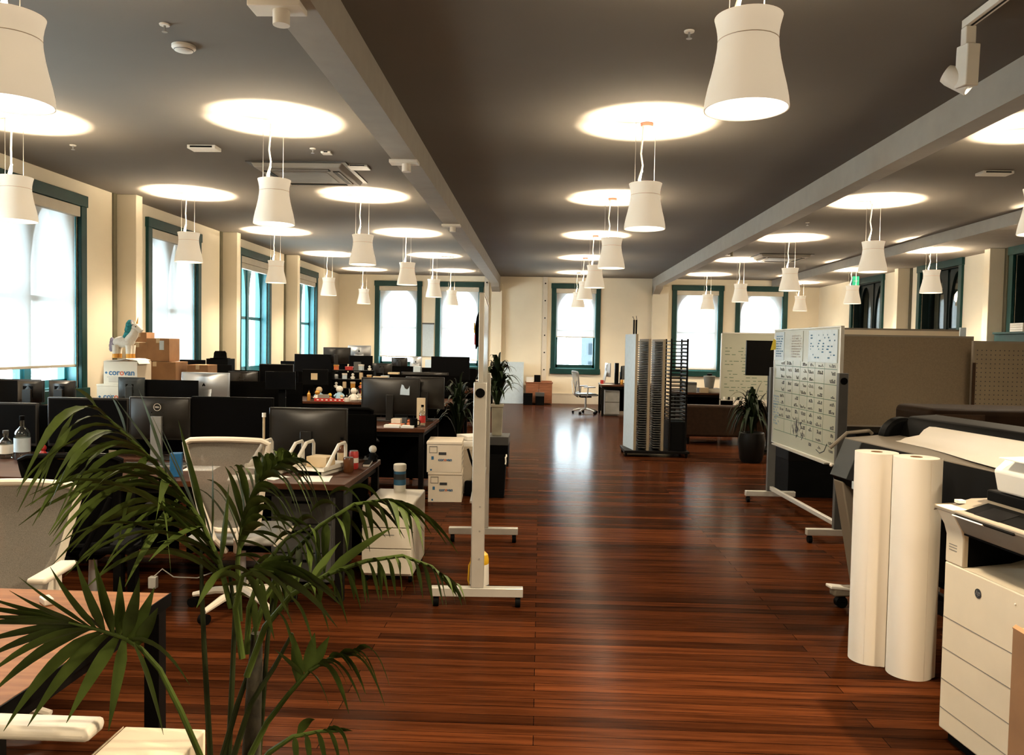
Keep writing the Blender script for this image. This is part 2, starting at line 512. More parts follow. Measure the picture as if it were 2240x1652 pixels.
bolt_strip(0.10, 2)
def fin(y, side):
    if side < 0:
        o = MB().box(XL, XL+0.28, y, y+0.17, 0, ZC).build('trim_3', 'wall', bevel=0.006)
        g = MB().box(XL, XL+0.02, y-0.09, y, 0.3, ZC).build('groove_strip', 'groove', o)
    else:
        o = MB().box(XR-0.26, XR, y, y+0.17, 0, 3.345).build('trim_4', 'wall', bevel=0.006)
        g = MB().box(XR-0.02, XR, y-0.09, y, 0.3, 3.345).build('groove_strip', 'groove', o)
    struct(o)
for y in (10.55, 14.1, 17.65): fin(y, -1)
for y in (13.55, 16.95): fin(y, 1)

# windows: local x along the wall, local y outward, z up
def arch_spandrel(mb, x0, x1, z0, zt, y0, y1, n=14):
    """fills the corners above an arch that springs at z0 and crowns at zt"""
    xc = (x0+x1)/2; r = (x1-x0)/2; h = zt-z0
    for s in (-1, 1):
        pts = [(xc+s*r*math.cos(PI/2*i/n), z0+h*math.sin(PI/2*i/n)) for i in range(n+1)]
        for a, b in zip(pts, pts[1:]):
            mb.prism([a, (a[0], zt+0.001), (b[0], zt+0.001), b], 'y', y0, y1)
WIN = []
def make_window(idx, loc, rot, u0, u1, double, zs=SILL, zh=HEAD, dark=False):
    w = bpy.data.objects.new('window_%d' % idx, None); COL.objects.link(w)
    w.location = loc; w.rotation_euler = (0, 0, rot); struct(w)
    a, b = u0+c, u1-c
    mb = MB()
    mb.box(u0, a, -0.045, 0.02, zs, zh).box(b, u1, -0.045, 0.02, zs, zh)
    mb.box(u0-0.015, u1+0.015, -0.055, 0.02, zh-c, zh+0.02).box(u0-0.02, u1+0.02, -0.07, 0.02, zs-0.03, zs+c)
    mb.build('casing', 'green', w, bevel=0.006)
    mb = MB()
    mb.box(a, a+0.015, 0.02, 0.26, zs+c, zh-c).box(b-0.015, b, 0.02, 0.26, zs+c, zh-c)
    mb.box(a, b, 0.02, 0.26, zh-c-0.015, zh-c).box(a, b, 0.02, 0.30, zs+c, zs+c+0.02)
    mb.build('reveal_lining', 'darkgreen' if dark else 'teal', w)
    z0, z1 = zs+c+0.02, zh-c-0.015
    zm = (z0+z1)/2 - 0.05
    mb = MB()
    bays = [(a+0.015, b-0.015)] if not double else [(a+0.015, (a+b)/2-0.05), ((a+b)/2+0.05, b-0.015)]
    if double: mb.box((a+b)/2-0.05, (a+b)/2+0.05, 0.12, 0.26, z0, z1)
    for p, q in bays:
        mb.box(p, p+0.05, 0.14, 0.19, z0, z1).box(q-0.05, q, 0.14, 0.19, z0, z1)
        mb.box(p, q, 0.14, 0.19, z0, z0+0.09).box(p, q, 0.14, 0.20, zm-0.03, zm+0.03)
        h = min(0.62, (q-p)*0.62)
        if double: h = 0.95
        arch_spandrel(mb, p+0.04, q-0.04, z1-0.05-h, z1-0.05, 0.14, 0.20)
        mb.box(p, q, 0.14, 0.20, z1-0.05, z1)
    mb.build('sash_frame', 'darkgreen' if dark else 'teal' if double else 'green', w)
    g = MB()
    for p, q in bays: g.box(p+0.045, q-0.045, 0.165, 0.171, z0+0.08, z1-0.05)
    g.build('pane', 'glass', w)
    return w
def make_blind(loc, rot, u0, u1, zb, label, zh=HEAD):
    a, b = u0+c+0.02, u1-c-0.02
    bl = thing('roller_blind', label, 'blind', loc, rot, 'white roller blinds in the green windows')
    MB().box(a-0.015, b+0.015, -0.035, 0.05, zh-c-0.13, zh-c-0.005).build('valance', 'valance', bl, bevel=0.006)
    if zb > 2.9:
        MB().box(a, b, -0.02, 0.055, zh-c-0.235, zh-c-0.13).build('fabric', 'valance', bl, bevel=0.012)
    else:
        MB().sheet([[(a, 0.03, zb), (b, 0.03, zb)], [(a, 0.03, zh-c-0.12), (b, 0.03, zh-c-0.12)]]).build('fabric', 'blind', bl, smooth=False)
        MB().box(a, b, 0.020, 0.038, zb-0.03, zb).build('bottom_bar', 'valance', bl, bevel=0.004)
    return bl
n = 1
names = ['roller blind in the left window nearest the camera', 'white roller blind behind the pendant at the left frame edge', 'white roller blind in left window beside the stacked cartons',
         'raised roller blind rolled up atop the third left window', 'raised roller blind in the left window next to the back corner']
for k, (a, b, zb) in enumerate(left_w):
    make_window(n, (XL, 0, 0), PI/2, a, b, True); n += 1
    if k: make_blind((XL, 0, 0), PI/2, a, b, zb, names[k])
names = ['white roller blind in the back window nearest the left corner', 'white roller blind in back window just left of the first beam',
         'half lowered roller blind in the back window facing the aisle', 'white roller blind in back window behind the slatted rack', 'white roller blind in the back window furthest right, above the whiteboards']
for k, (a, b, zb) in enumerate(back_w):
    make_window(n, (0, YB, 0), 0, a, b, False); n += 1
    make_blind((0, YB, 0), 0, a, b, zb, names[k])
for a, b in right_w:
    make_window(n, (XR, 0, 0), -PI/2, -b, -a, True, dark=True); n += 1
# outside
nb = thing('building_outside', 'pale grey building seen outside through the lower back window', 'building', (3.7, 62, 0))
MB().box(-0.55, 3.6, 0, 5, -12, 2.3).build('facade', 'outb', nb)
mbw = MB()
for z in (-0.4, 1.0):
    for x in (0.0, 1.2, 2.4): mbw.box(x, x+0.7, -0.05, 0.02, z, z+0.85)
mbw.build('window_glass', 'outw', nb)
struct(MB().box(8.05, 8.5, 5, 26, -3, 12).build('wall_light_well', 'outdark'))  # light well wall shaped close and tall to block sky light

# ================================================================== pendant lamps
def make_pendant(label, loc, group):
    """origin at the centre of the shade's bottom rim"""
    p = thing('pendant_lamp', label, 'pendant lamp', loc, 0, group)
    prof = [(0.176, 0.0), (0.176, 0.010), (0.172, 0.045), (0.162, 0.095), (0.148, 0.15), (0.136, 0.205), (0.128, 0.255), (0.1255, 0.29), (0.127, 0.32), (0.132, 0.35), (0.141, 0.385)]
    inner = [(r-0.005, z) for r, z in reversed(prof)]
    MB().lathe(prof + inner + [prof[0]], seg=40).build('shade', 'shade', p)
    MB().lathe([(0.1250, 0.2835), (0.1268, 0.2845), (0.1268, 0.2875), (0.1250, 0.2885)], seg=40).build('seam_ring', 'valance', p)
    MB().lathe([(0, 0.018), (0.168, 0.018), (0.168, 0.024), (0, 0.024)], seg=32).build('diffuser', 'lampin', p)
    top = ZC - loc[2]
    MB().cyl((0, 0, 0.14), (0, 0, 0.195), 0.028, seg=14).build('bulb_holder', 'white', p)
    s = R.uniform(-1, 1)
    pts = [(-0.026, 0, 0.18), (-0.055, 0.0, 0.33), (-0.045, 0.01, 0.43), (-0.02*s-0.03, -0.008, 0.54), (-0.045, 0.006, 0.64), (-0.035, 0.0, top-0.12), (-0.03, 0, top-0.02)]
    MB().tube(pts, 0.0075, 8).build('cord', 'cord', p)
    MB().tube([(-0.05, 0, 0.33), (-0.06, 0.0, 0.42), (-0.035, 0, 0.50)], 0.010, 8).build('cord_loop', 'cord', p)
    for sx in (0.075, -0.095):
        MB().cyl((sx, 0, 0.37), (sx, 0, top), 0.0022, seg=6).build('suspension_wire', 'wire', p)
    MB().lathe([(0.0, top-0.03), (0.05, top-0.03), (0.056, top-0.004), (0.0, top-0.004)], seg=20).build('canopy', 'white', p)
    return p
def lamp_light(p):
    for kind_, z, rx, ang, bl, w in (('down_light', -0.01, 0, 168, 0.9, LAMP_DOWN), ('up_light', 0.222, PI, 124, 0.06, LAMP_UP), ('up_halo', 0.29, PI, 165, 0.5, LAMP_HALO)):
        l = bpy.data.lights.new(kind_, 'SPOT')
        l.energy = w; l.color = WARM
        l.spot_size = math.radians(ang); l.spot_blend = bl
        l.shadow_soft_size = {'down_light': 0.12, 'up_light': 0.018, 'up_halo': 0.09}[kind_]
        o = bpy.data.objects.new(kind_, l); COL.objects.link(o)
        o.parent = p; o.location = (0, 0, z); o.rotation_euler = (rx, 0, 0)
    l = bpy.data.lights.new('shade_glow', 'POINT')
    l.energy = LAMP_GLOW; l.color = WARM; l.shadow_soft_size = 0.19
    o = bpy.data.objects.new('shade_glow', l); COL.objects.link(o)
    o.parent = p; o.location = (0, 0, 0.17)
ordn = ['nearest', 'second', 'third', 'fourth', 'fifth', 'furthest']
rows = [('left_outer', 'white bell pendant in the row along the left window wall, %s', -4.66, 0.0, (1, 2, 3, 4, 5, 6)),
        ('left_inner', 'white bell pendant in the row left of the first beam, %s', -2.35, 0.0, (0, 1, 2, 3, 4, 5, 6)),
        ('aisle', 'white bell pendant in the row above the wood aisle, %s', 0.835, 0.018, (0, 1, 2, 3, 4, 5, 6)),
        ('right_inner', 'white bell pendant in the row right of the second beam, %s', 4.16, 0.02, (1, 2, 3, 4, 5, 6)),
        ('right_outer', 'white bell pendant hung under the right soffit, %s', 6.58, 0.01, (3, 4, 5, 6))]
grp = {'left_outer': 'pendants along the window wall', 'left_inner': 'pendants left of the first beam', 'aisle': 'pendants over the aisle', 'right_inner': 'pendants right of the second beam', 'right_outer': 'pendants under the right soffit'}
VIS = {'left_outer': 2, 'left_inner': 1, 'aisle': 1, 'right_inner': 2, 'right_outer': 4}
seen = ['nearest the camera', 'second nearest the camera', 'third nearest the camera', 'fourth nearest', 'fifth nearest', 'furthest away']
desc_old = {0: 'the one behind the camera', 1: 'the one nearest the camera', 2: 'second from the camera', 3: 'third from the camera', 4: 'fourth from the camera', 5: 'fifth from the camera', 6: 'the furthest one'}
first = {}
for nm, lab, x, dx, ks in rows:
    for k in ks:
        v = k-VIS[nm]
        what = 'out of view near end' if v < 0 else 'furthest, by the back wall' if k == 6 else seen[v]
        if v == -2: what = 'out of view behind camera'
        loc = (x + dx*k, 3.48*k, 2.62 + R.uniform(-0.012, 0.012))
        zc = 3.345 if nm == 'right_outer' else ZC
        key = nm == 'right_outer'
        if key not in first:
            sv = ZC; ZC = zc
            first[key] = make_pendant(lab % what, (loc[0], loc[1], 2.62), grp[nm]); ZC = sv
            p = first[key]
        else:
            p = dup(first[key], (loc[0], loc[1], 2.62), R.uniform(-0.5, 0.5), lab % what, grp[nm])
        lamp_light(p)
        if nm == 'aisle':
            for ch in p.children:
                if ch.name.startswith('canopy'):
                    if 'red' not in first:
                        first['red'] = ch.data.copy(); first['red'].materials[0] = M['canopyred']
                    ch.data = first['red']

# ================================================================== ceiling fittings
def sprinkler(x, y, label, z=ZC):
    s = thing('sprinkler_head', label, 'sprinkler', (x, y, z), 0, 'sprinkler heads in the ceiling')
    MB().lathe([(0, -0.001), (0.032, -0.001), (0.030, -0.009), (0, -0.009)], seg=16).build('escutcheon', 'white', s)
    MB().cyl((0, 0, -0.008), (0, 0, -0.045), 0.007, seg=8).lathe([(0, -0.045), (0.018, -0.045), (0.018, -0.048), (0, -0.048)], seg=12).build('deflector', 'silver', s)
sprinkler(-2.33, 4.88, 'small sprinkler head on the ceiling above the smoke detector')
sprinkler(0.86, 4.95, 'small sprinkler head on the dark ceiling over the aisle')
sprinkler(-4.7, 7.9, 'small sprinkler head on ceiling near the left windows')
sprinkler(-2.3, 7.95, 'small sprinkler head between the glow and the air conditioner')
sprinkler(3.95, 12.2, 'small sprinkler head beyond the second beam above a pendant glow')
sd = thing('smoke_detector', 'round white smoke detector on the ceiling at upper left', 'smoke detector', (-2.37, 5.23, ZC))
MB().lathe([(0, -0.001), (0.075, -0.001), (0.075, -0.018), (0.058, -0.034), (0.03, -0.042), (0, -0.043)], seg=28).build('housing', 'white', sd)
MB().lathe([(0.0595, -0.026), (0.063, -0.026), (0.061, -0.033), (0.058, -0.0335)], seg=28).build('vent_ring', 'dgrey', sd)
def plate(x, y, sx, sy, label, m='white', name='access_plate', h=0.02):
    t = thing(name, label, 'ceiling plate', (x, y, ZC))
    MB().box(-sx/2, sx/2, -sy/2, sy/2, -h, 0).build('plate', m, t, bevel=0.004)
    MB().box(-sx/2+0.03, sx/2-0.03, -sy/2-0.004, -sy/2+0.002, -h*0.75, -h*0.3).build('slot', 'blackmetal', t)
    return t
plate(-3.38, 7.92, 0.28, 0.16, 'small white slotted vent on the ceiling left of a pendant glow', name='ceiling_vent', h=0.035)
plate(-2.02, 8.75, 0.22, 0.2, 'small beige plate on the ceiling right of the air conditioner')
plate(4.75, 8.7, 0.32, 0.16, 'small slotted ceiling vent just right of the second beam', name='ceiling_vent', h=0.03)
plate(-2.2, 8.1, 0.1, 0.1, 'tiny white plate in front of the ceiling air conditioner')
plate(3.7, 16.4, 0.2, 0.2, 'small ceiling plate behind the second beam far away')
plate(-2.1, 17.6, 0.28, 0.14, 'small dark ceiling vent between far left pendants', m='greyp', name='ceiling_vent')
plate(7.05, 11.6, 0.3, 0.3, 'black ceiling vent by the right wall above the last window', m='black', name='ceiling_vent').location.z = 3.345
def cassette(x, y, rz, label):
    a = thing('ceiling_air_conditioner', label, 'air conditioner', (x, y, ZC), rz)
    MB().prism([(-0.50, 0), (0.50, 0), (0.46, -0.06), (-0.46, -0.06)], 'y', -0.5, 0.5).build('panel', 'beam', a, bevel=0.01)
    MB().box(-0.27, 0.27, -0.27, 0.27, -0.066, -0.058).build('intake_grille', 'greyp', a)
    mb = MB()
    for i in range(4):
        q = Matrix.Rotation(i*PI/2, 3, 'Z')
        cc = q @ Vector((0, -0.385, -0.062))
        mb.obox(cc, (0.66, 0.07, 0.012), (0, 0, i*PI/2))
    mb.build('air_slot', 'blackmetal', a)
    for i in range(4):
        q = Matrix.Rotation(i*PI/2, 3, 'Z'); cc = q @ Vector((0, -0.41, -0.068))
        MB().obox(cc, (0.64, 0.022, 0.006), (0, 0, i*PI/2)).build('louvre', 'beam', a)
    MB().prism([(-0.54, 0.001), (0.54, 0.001), (0.54, -0.012), (-0.54, -0.012)], 'y', -0.54, 0.54).build('trim_edge', 'dgrey', a)
cassette(-2.65, 9.05, 0.0, 'square white ceiling air conditioner between left pendant rows')
cassette(4.85, 16.7, 0.0, 'square ceiling air conditioner beyond the second beam on right')
def beam_box(y, label, x=-1.34, z=3.27):
    t = thing('beam_junction_box', label, 'junction box', (x, y, z))
    MB().box(-0.13, 0.13, -0.07, 0.07, -0.03, 0).build('plate', 'white', t, bevel=0.004)
    MB().cyl((0.02, 0, -0.03), (0.02, 0, -0.10), 0.042, seg=16).build('housing', 'white', t)
beam_box(4.0, 'white box fixture under the left beam at the top frame edge')
beam_box(7.35, 'white box fixture under the left beam above the aisle side', x=-1.28)
beam_box(11.2, 'small white box fixture further along the left beam', x=-1.28)
beam_box(8.2, 'small white box fixture behind the lower edge of the right beam', x=3.42, z=3.50)
beam_box(12.1, 'small white box fixture far along the right beam', x=3.30, z=3.50)
struct(MB().cyl((3.33, 14.3, 3.52), (3.33, 14.3, 3.24), 0.022, seg=12).build('trim_5', 'groove'))

# track light
tr = thing('track_light', 'white track spotlight hanging from the ceiling at top right', 'spotlight', (2.41, 4.76, ZC))
MB().box(-0.022, 0.022, -0.03, 3.2, -0.055, -0.015).box(-0.03, -0.022, -0.03, 3.2, -0.055, -0.012).build('track', 'white', tr).location = (0, -3.2, 0)
MB().box(-0.006, 0.006, -3.2, -0.05, -0.058, -0.054).build('track_slot', 'black', tr)
MB().box(-0.03, 0.03, -0.05, 0.01, -0.16, -0.055).build('adaptor', 'white', tr, bevel=0.006)
MB().obox((0.0, -0.02, -0.275), (0.082, 0.095, 0.235), (0.03, 0, 0.2)).build('transformer_box', 'white', tr, bevel=0.006)
h = MB().lathe([(0.0, 0.0), (0.05, 0.0), (0.058, 0.03), (0.06, 0.085), (0.062, 0.16), (0.056, 0.16), (0.052, 0.12), (0, 0.11)], seg=24).build('spot_head', 'white', tr)
h.location = (-0.075, 0.075, -0.285); h.rotation_euler = Vector((0.72, -0.42, -0.55)).to_track_quat('Z', 'Y').to_euler()
f = MB().lathe([(0, 0.145), (0.055, 0.145), (0.055, 0.150), (0, 0.150)], seg=24).build('lens', 'spot', h)
l = bpy.data.lights.new('spot_beam', 'SPOT'); l.energy = 160; l.color = (1, 0.84, 0.6); l.spot_size = math.radians(60); l.spot_blend = 0.5; l.shadow_soft_size = 0.05
o = bpy.data.objects.new('spot_beam', l); COL.objects.link(o); o.parent = h; o.location = (0, 0, 0.165); o.rotation_euler = (PI, 0, 0)
# unseen extra heads added to brighten the near floor and printer
for k, (yy, tgt, en) in enumerate(((2.6, (0.7, 2.8, 0), 800), (1.2, (-0.3, 2.5, 0), 800))):
    h2 = thing('track_light', 'added unseen track spotlight brightening the near floor, %s' % ('first' if k == 0 else 'second'), 'spotlight', (2.41, yy, ZC))
    MB().box(-0.03, 0.03, -0.03, 0.03, -0.16, -0.0585).build('adaptor', 'white', h2, bevel=0.006)
    MB().box(-0.04, 0.04, -0.045, 0.045, -0.39, -0.16).build('transformer_box', 'white', h2, bevel=0.006)
    d = Vector(tgt)-Vector((2.41, yy, ZC-0.42))
    hh = MB().lathe([(0.0, 0.0), (0.05, 0.0), (0.06, 0.085), (0.062, 0.16), (0.056, 0.16), (0.052, 0.12), (0, 0.11)], seg=24).build('spot_head', 'white', h2)
    hh.location = Vector((0, 0, -0.42)); hh.rotation_euler = d.to_track_quat('Z', 'Y').to_euler()
    MB().lathe([(0, 0.145), (0.055, 0.145), (0.055, 0.150), (0, 0.150)], seg=24).build('lens', 'spot', hh)
    l = bpy.data.lights.new('spot_beam', 'SPOT'); l.energy = en; l.color = (1, 0.80, 0.54); l.spot_size = math.radians(75); l.spot_blend = 0.9; l.shadow_soft_size = 0.05
    o = bpy.data.objects.new('spot_beam', l); COL.objects.link(o); o.parent = hh; o.location = (0, 0, 0.165); o.rotation_euler = (PI, 0, 0)
# exit sign
ex = thing('exit_sign', 'small green exit sign hanging in front of the right dark window', 'exit sign', (7.0, 18.2, 3.06))
MB().box(-0.07, 0.07, -0.02, 0.02, 0, 0.22).build('sign_panel', 'exit', ex, bevel=0.004)
MB().cyl((0, 0, 0.22), (0, 0, 0.285), 0.008, seg=8).build('hanger', 'white', ex)
text('lettering', 'EXIT', 0.05, 'white', ex, (0, -0.0215, 0.11), (PI/2, 0, 0))
# ================================================================== office furniture builders
DZ = 0.73
def make_desk(label, x0, x1, y0, y1, top='desk', pedestal=None, z=DZ, group='desks of the open office'):
    d = thing('office_desk', label, 'desk', ((x0+x1)/2, (y0+y1)/2, 0), 0, group)
    w, l = (x1-x0)/2, (y1-y0)/2
    MB().box(-w, w, -l, l, z-0.038, z).build('desk_top', top, d, bevel=0.004)
    for sx in (-1, 1):
        for sy in (-1, 1):
            x, y = sx*(w-0.035), sy*(l-0.035)
            MB().box(x-0.025, x+0.025, y-0.025, y+0.025, 0, z-0.038).build('leg', 'blackmetal', d)
    mb = MB()
    mb.box(-w+0.06, w-0.06, -l+0.025, -l+0.045, z-0.085, z-0.038).box(-w+0.06, w-0.06, l-0.045, l-0.025, z-0.085, z-0.038)
    mb.box(-w+0.025, -w+0.045, -l+0.06, l-0.06, z-0.085, z-0.038).box(w-0.045, w-0.025, -l+0.06, l-0.06, z-0.085, z-0.038)
    mb.build('apron_rail', 'blackmetal', d)
    if top in ('desk', 'black'): MB().box(-w+0.05, w-0.05, l*0.6, l*0.6+0.02, 0.06, z-0.038).build('underdesk_shade', 'fabric', d)  # black sheet added for the deep shade under the desk
    if top == 'oak': MB().box(w, w+0.004, -l, l, z-0.042, z+0.001).box(-w, w, -l-0.004, -l, z-0.042, z+0.001).build('edge_band', 'black', d)
    return d
def make_screen(label, x0, x1, y, z0, z1, m='fabric'):
    s = thing('desk_screen', label, 'desk screen', ((x0+x1)/2, y, 0), 0, 'dark fabric desk screens')
    w = (x1-x0)/2
    MB().box(-w+0.005, w-0.005, -0.018, 0.018, z0, z1).build('panel', m, s, bevel=0.006)
    for sx in (-1, 1): MB().box(sx*(w-0.3)-0.02, sx*(w-0.3)+0.02, -0.014, 0.014, 0, z0+0.01).build('foot_post', 'blackmetal', s)
    return s
MON = {}
def monitor(x, y, zt, w, label, back=False, h=None, style='black', rz=0.0, dz=DZ, logo=False, group='computer monitors on the desks'):
    h = h or min(w*0.60, zt-dz-0.06)
    m = thing('computer_monitor', label, 'monitor', (x, y, dz), rz, group)
    s = 1 if back else -1               # side the screen faces: -1 towards the camera
    zc = zt-dz-h/2; b = -s              # the back is on side b
    body = {'black': 'backp', 'silver': 'silver', 'matte': 'black', 'slate': 'plotterb'}[style]
    MB().box(-w/2, w/2, -0.014, 0.014, zc-h/2, zc+h/2).build('casing', body, m, bevel=0.005)
    MB().box(-w/2+0.014, w/2-0.014, s*0.0145-0.001, s*0.0145+0.001, zc-h/2+0.022, zc+h/2-0.014).build('screen', 'screen', m)
    bk = MB()
    prof = [(-w*0.47, 0.0), (-w*0.36, 0.022), (-w*0.18, 0.036), (0, 0.042), (w*0.18, 0.036), (w*0.36, 0.022), (w*0.47, 0.0)]
    rows_ = []
    for k, q in ((-0.46, 0.1), (-0.36, 0.8), (0.0, 1.0), (0.36, 0.8), (0.46, 0.1)):
        rows_.append([(px, b*(0.0142 + d*q), zc + k*h) for px, d in prof])
    bk.sheet(rows_).build('back_shell', body, m)
    if style == 'silver':
        MB().prism([(b*0.03, zc), (b*0.045, zc), (b*0.115, 0.008), (b*0.095, 0.008)], 'x', -0.09, 0.09).build('stand', 'silver', m, bevel=0.003)
        MB().box(-0.10, 0.10, -0.10, 0.13, 0, 0.008).build('stand_base', 'silver', m, bevel=0.003)
        MB().prism([(-0.02, 0.0), (0.0, 0.03), (0.02, 0.0), (0.0, -0.028)], 'y', b*0.052, b*0.055).build('round_emblem', 'black', m, loc=(0, 0, zc+0.02))
    else:
        MB().box(-0.04, 0.04, b*0.062-0.014, b*0.062+0.014, 0.008, zc+0.02).build('stand', 'greyp' if logo else body, m, bevel=0.003)
        MB().box(-0.045, 0.045, min(b*0.03, b*0.05), max(b*0.03, b*0.05), zc-0.05, zc+0.05).build('mount', 'black', m)
        MB().box(-w*0.24, w*0.24, -0.085, 0.085, 0, 0.012).build('stand_base', body, m, bevel=0.004)
    if logo:
        g = MB().lathe([(0.024, 0), (0.027, 0), (0.027, 0.003), (0.024, 0.003)], seg=28).build('round_emblem', 'white', m)
        g.location = (0, b*0.05, zc+0.085); g.rotation_euler = (PI/2, 0, 0)
        text('lettering', 'DELL', 0.015, 'white', m, (0, b*0.0515, zc+0.085), (PI/2, 0, 0 if b < 0 else PI), bold=0.0004)
    return m

def make_chair(label, loc, rz, frame='whitem', mesh='mesh', seat='greyp', base='whitem', back_h=0.47, back_w=0.50, top=0.98, group='office swivel chairs', arms=True):
    """faces +Y, origin on the floor under the column"""
    c_ = thing('office_chair', label, 'chair', loc, rz, group)
    zb = top-back_h; n = 12
    def edge(t):        # half width of back at height fraction t
        return back_w/2*(0.66+0.34*min(1, t*1.05)) 
    def yb(t, u): return -0.235 - 0.075*t - 0.035*(1-u*u)
    # frame loop
    loop = []
    for i in range(11): loop.append((edge(i/10*0.97), yb(i/10, 1)+0.03, zb+back_h*i/10*0.97))
    for i in range(1, 12):
        u = 1-2*i/12
        loop.append((back_w/2*u, yb(1, u)+0.03, top+0.012*(1-u*u)))
    for i in range(10, -1, -1): loop.append((-edge(i/10*0.97), yb(i/10, 1)+0.03, zb+back_h*i/10*0.97))
    loop.append((-edge(0)*0.4, yb(0, .4)+0.03, zb-0.015)); loop.append((edge(0)*0.4, yb(0, .4)+0.03, zb-0.015)); loop.append(loop[0])
    MB().tube(loop, 0.017, 8, cap=False).build('back_frame', frame, c_)
    rows_ = []
    for j in range(9):
        t = j/8
        rows_.append([(edge(t)*u, yb(t, u)+0.03, zb+back_h*t*0.99) for u in [k/5-1 for k in range(11)]])
    MB().sheet(rows_).build('back_mesh', mesh, c_)
    for sx in (-1, 1):
        MB().tube([(sx*edge(0.55)*0.93, yb(.55, .9)-0.01, zb+back_h*0.55), (sx*0.06, -0.30, zb-0.05), (sx*0.03, -0.2, 0.40)], [0.010, 0.016, 0.018], 8).build('back_support', frame, c_)
    MB().prism([(-0.24, 0.445), (-0.22, 0.485), (0.18, 0.49), (0.245, 0.465), (0.23, 0.435), (-0.2, 0.43)], 'x', -0.245, 0.245).build('seat', seat, c_, bevel=0.02)
    MB().tube([(-0.25, -0.2, 0.44), (-0.25, 0.2, 0.445), (-0.18, 0.255, 0.445), (0.18, 0.255, 0.445), (0.25, 0.2, 0.445), (0.25, -0.2, 0.44)], 0.013, 8).build('seat_rail', frame, c_)
    MB().box(-0.09, 0.09, -0.14, 0.12, 0.385, 0.432).build('tilt_box', 'black', c_, bevel=0.008)
    MB().cyl((0, 0, 0.10), (0, 0, 0.39), 0.026, 0.022, seg=14).build('gas_column', 'silver', c_)
    if arms:
        for sx in (-1, 1):
            a = MB().tube([(sx*0.20, -0.05, 0.41), (sx*0.29, -0.05, 0.44), (sx*0.295, -0.04, 0.63)], 0.016, 8).build('arm_post', frame, c_)
            MB().box(sx*0.295-0.038, sx*0.295+0.038, -0.14, 0.14, 0.63, 0.658).build('arm_pad', frame if frame != 'black' else 'black', c_, bevel=0.012)
    for k in range(5):
        an = PI/2 + k*2*PI/5 + 0.2
        d = Vector((math.cos(an), math.sin(an), 0))
        MB().tube([d*0.02+Vector((0, 0, 0.115)), d*0.16+Vector((0, 0, 0.105)), d*0.30+Vector((0, 0, 0.072))], [0.026, 0.022, 0.015], 8).build('base_spoke', base, c_)
        p = d*0.30; s_ = Vector((-d.y, d.x, 0))
        MB().cyl(p+s_*0.024+Vector((0, 0, 0.029)), p-s_*0.024+Vector((0, 0, 0.029)), 0.029, seg=14).build('caster', 'black', c_)
    return c_

# ------------------------------------------------------------------ desks, screens
make_desk('oak topped table with black legs at the left frame edge', -2.75, -1.240, 1.76, 2.64, top='oak', z=0.74)
make_desk('walnut desk end behind the white pedestal, second desk row', -2.55, -1.18, 4.82, 5.92)
make_desk('walnut desk in the second row behind the palm fronds', -3.95, -2.57, 4.82, 5.92)
make_desk('walnut desk in the second row by the left wall, with a clear bottle', -5.35, -3.97, 4.82, 5.92)
make_desk('walnut desk end in the third row with red bottle and white papers', -2.52, -1.17, 8.1, 9.3)
make_desk('dark desk in the third row behind the middle chair', -3.92, -2.54, 8.1, 9.3)
make_desk('dark desk in the third row below the piled cartons', -4.94+0.02, -3.94, 8.1, 9.3)
make_desk('desk along the left windows under three monitors', -5.55, -4.2, 6.75, 7.95)
make_desk('desk end in the fourth row beside the aisle plants', -2.52, -1.15, 11.6, 12.8)
make_desk('cluttered desk in the fourth row with a red strip', -3.92, -2.54, 11.6, 12.8)
make_desk('desk in the fourth row next to the left wall', -5.32, -3.94, 11.6, 12.8)
make_desk('desk end in the fifth row below the large black monitor', -2.5, -1.13, 14.9, 16.1)
make_desk('desk in the fifth row below the silver computer', -3.9, -2.52, 14.9, 16.1)
make_desk('desk in the fifth row next to the left wall', -5.3, -3.92, 14.9, 16.1)
make_desk('desk end in the sixth row in front of the back windows', -2.5, -1.13, 18.2, 19.4)
make_desk('desk in the sixth row under the blue monitor', -3.9, -2.52, 18.2, 19.4)
for lab, x0, x1, y, z1 in (('dark screen panel behind the brown sheen monitor, second row', -2.55, -1.22, 5.96, 1.06), ('dark screen panel behind the round emblem monitor', -3.95, -2.57, 5.96, 1.08),
        ('dark screen panel behind the clear bottle', -5.35, -3.97, 5.96, 1.1), ('dark screen panel below the silver computer with white sticker', -1.98, -1.2, 9.34, 1.08),
        ('dark screen panel behind the middle chair', -3.92, -2.80, 9.34, 1.12), ('dark screen panel below the upper cardboard stack', -4.92, -3.94, 9.34, 1.10),
        ('dark screen panel of the cluttered desk', -3.92, -2.54, 12.84, 1.12), ('dark screen panel on fourth row near the aisle', -2.52, -1.3, 12.84, 1.1),
        ('dark screen panel on fourth row by the window wall', -5.32, -3.94, 12.84, 1.12), ('dark screen panel in fifth row near the back corner', -5.3, -3.92, 16.14, 1.2),
        ('dark screen panel in fifth row under the silver computer', -3.9, -2.52, 16.14, 1.14), ('dark screen panel in fifth row under the big black monitor', -2.5, -1.3, 16.14, 1.12),
        ('dark screen panel in the sixth row before the back windows', -2.5, -1.3, 19.44, 1.0)):
    make_screen(lab, x0, x1, y, DZ+0.02, z1)

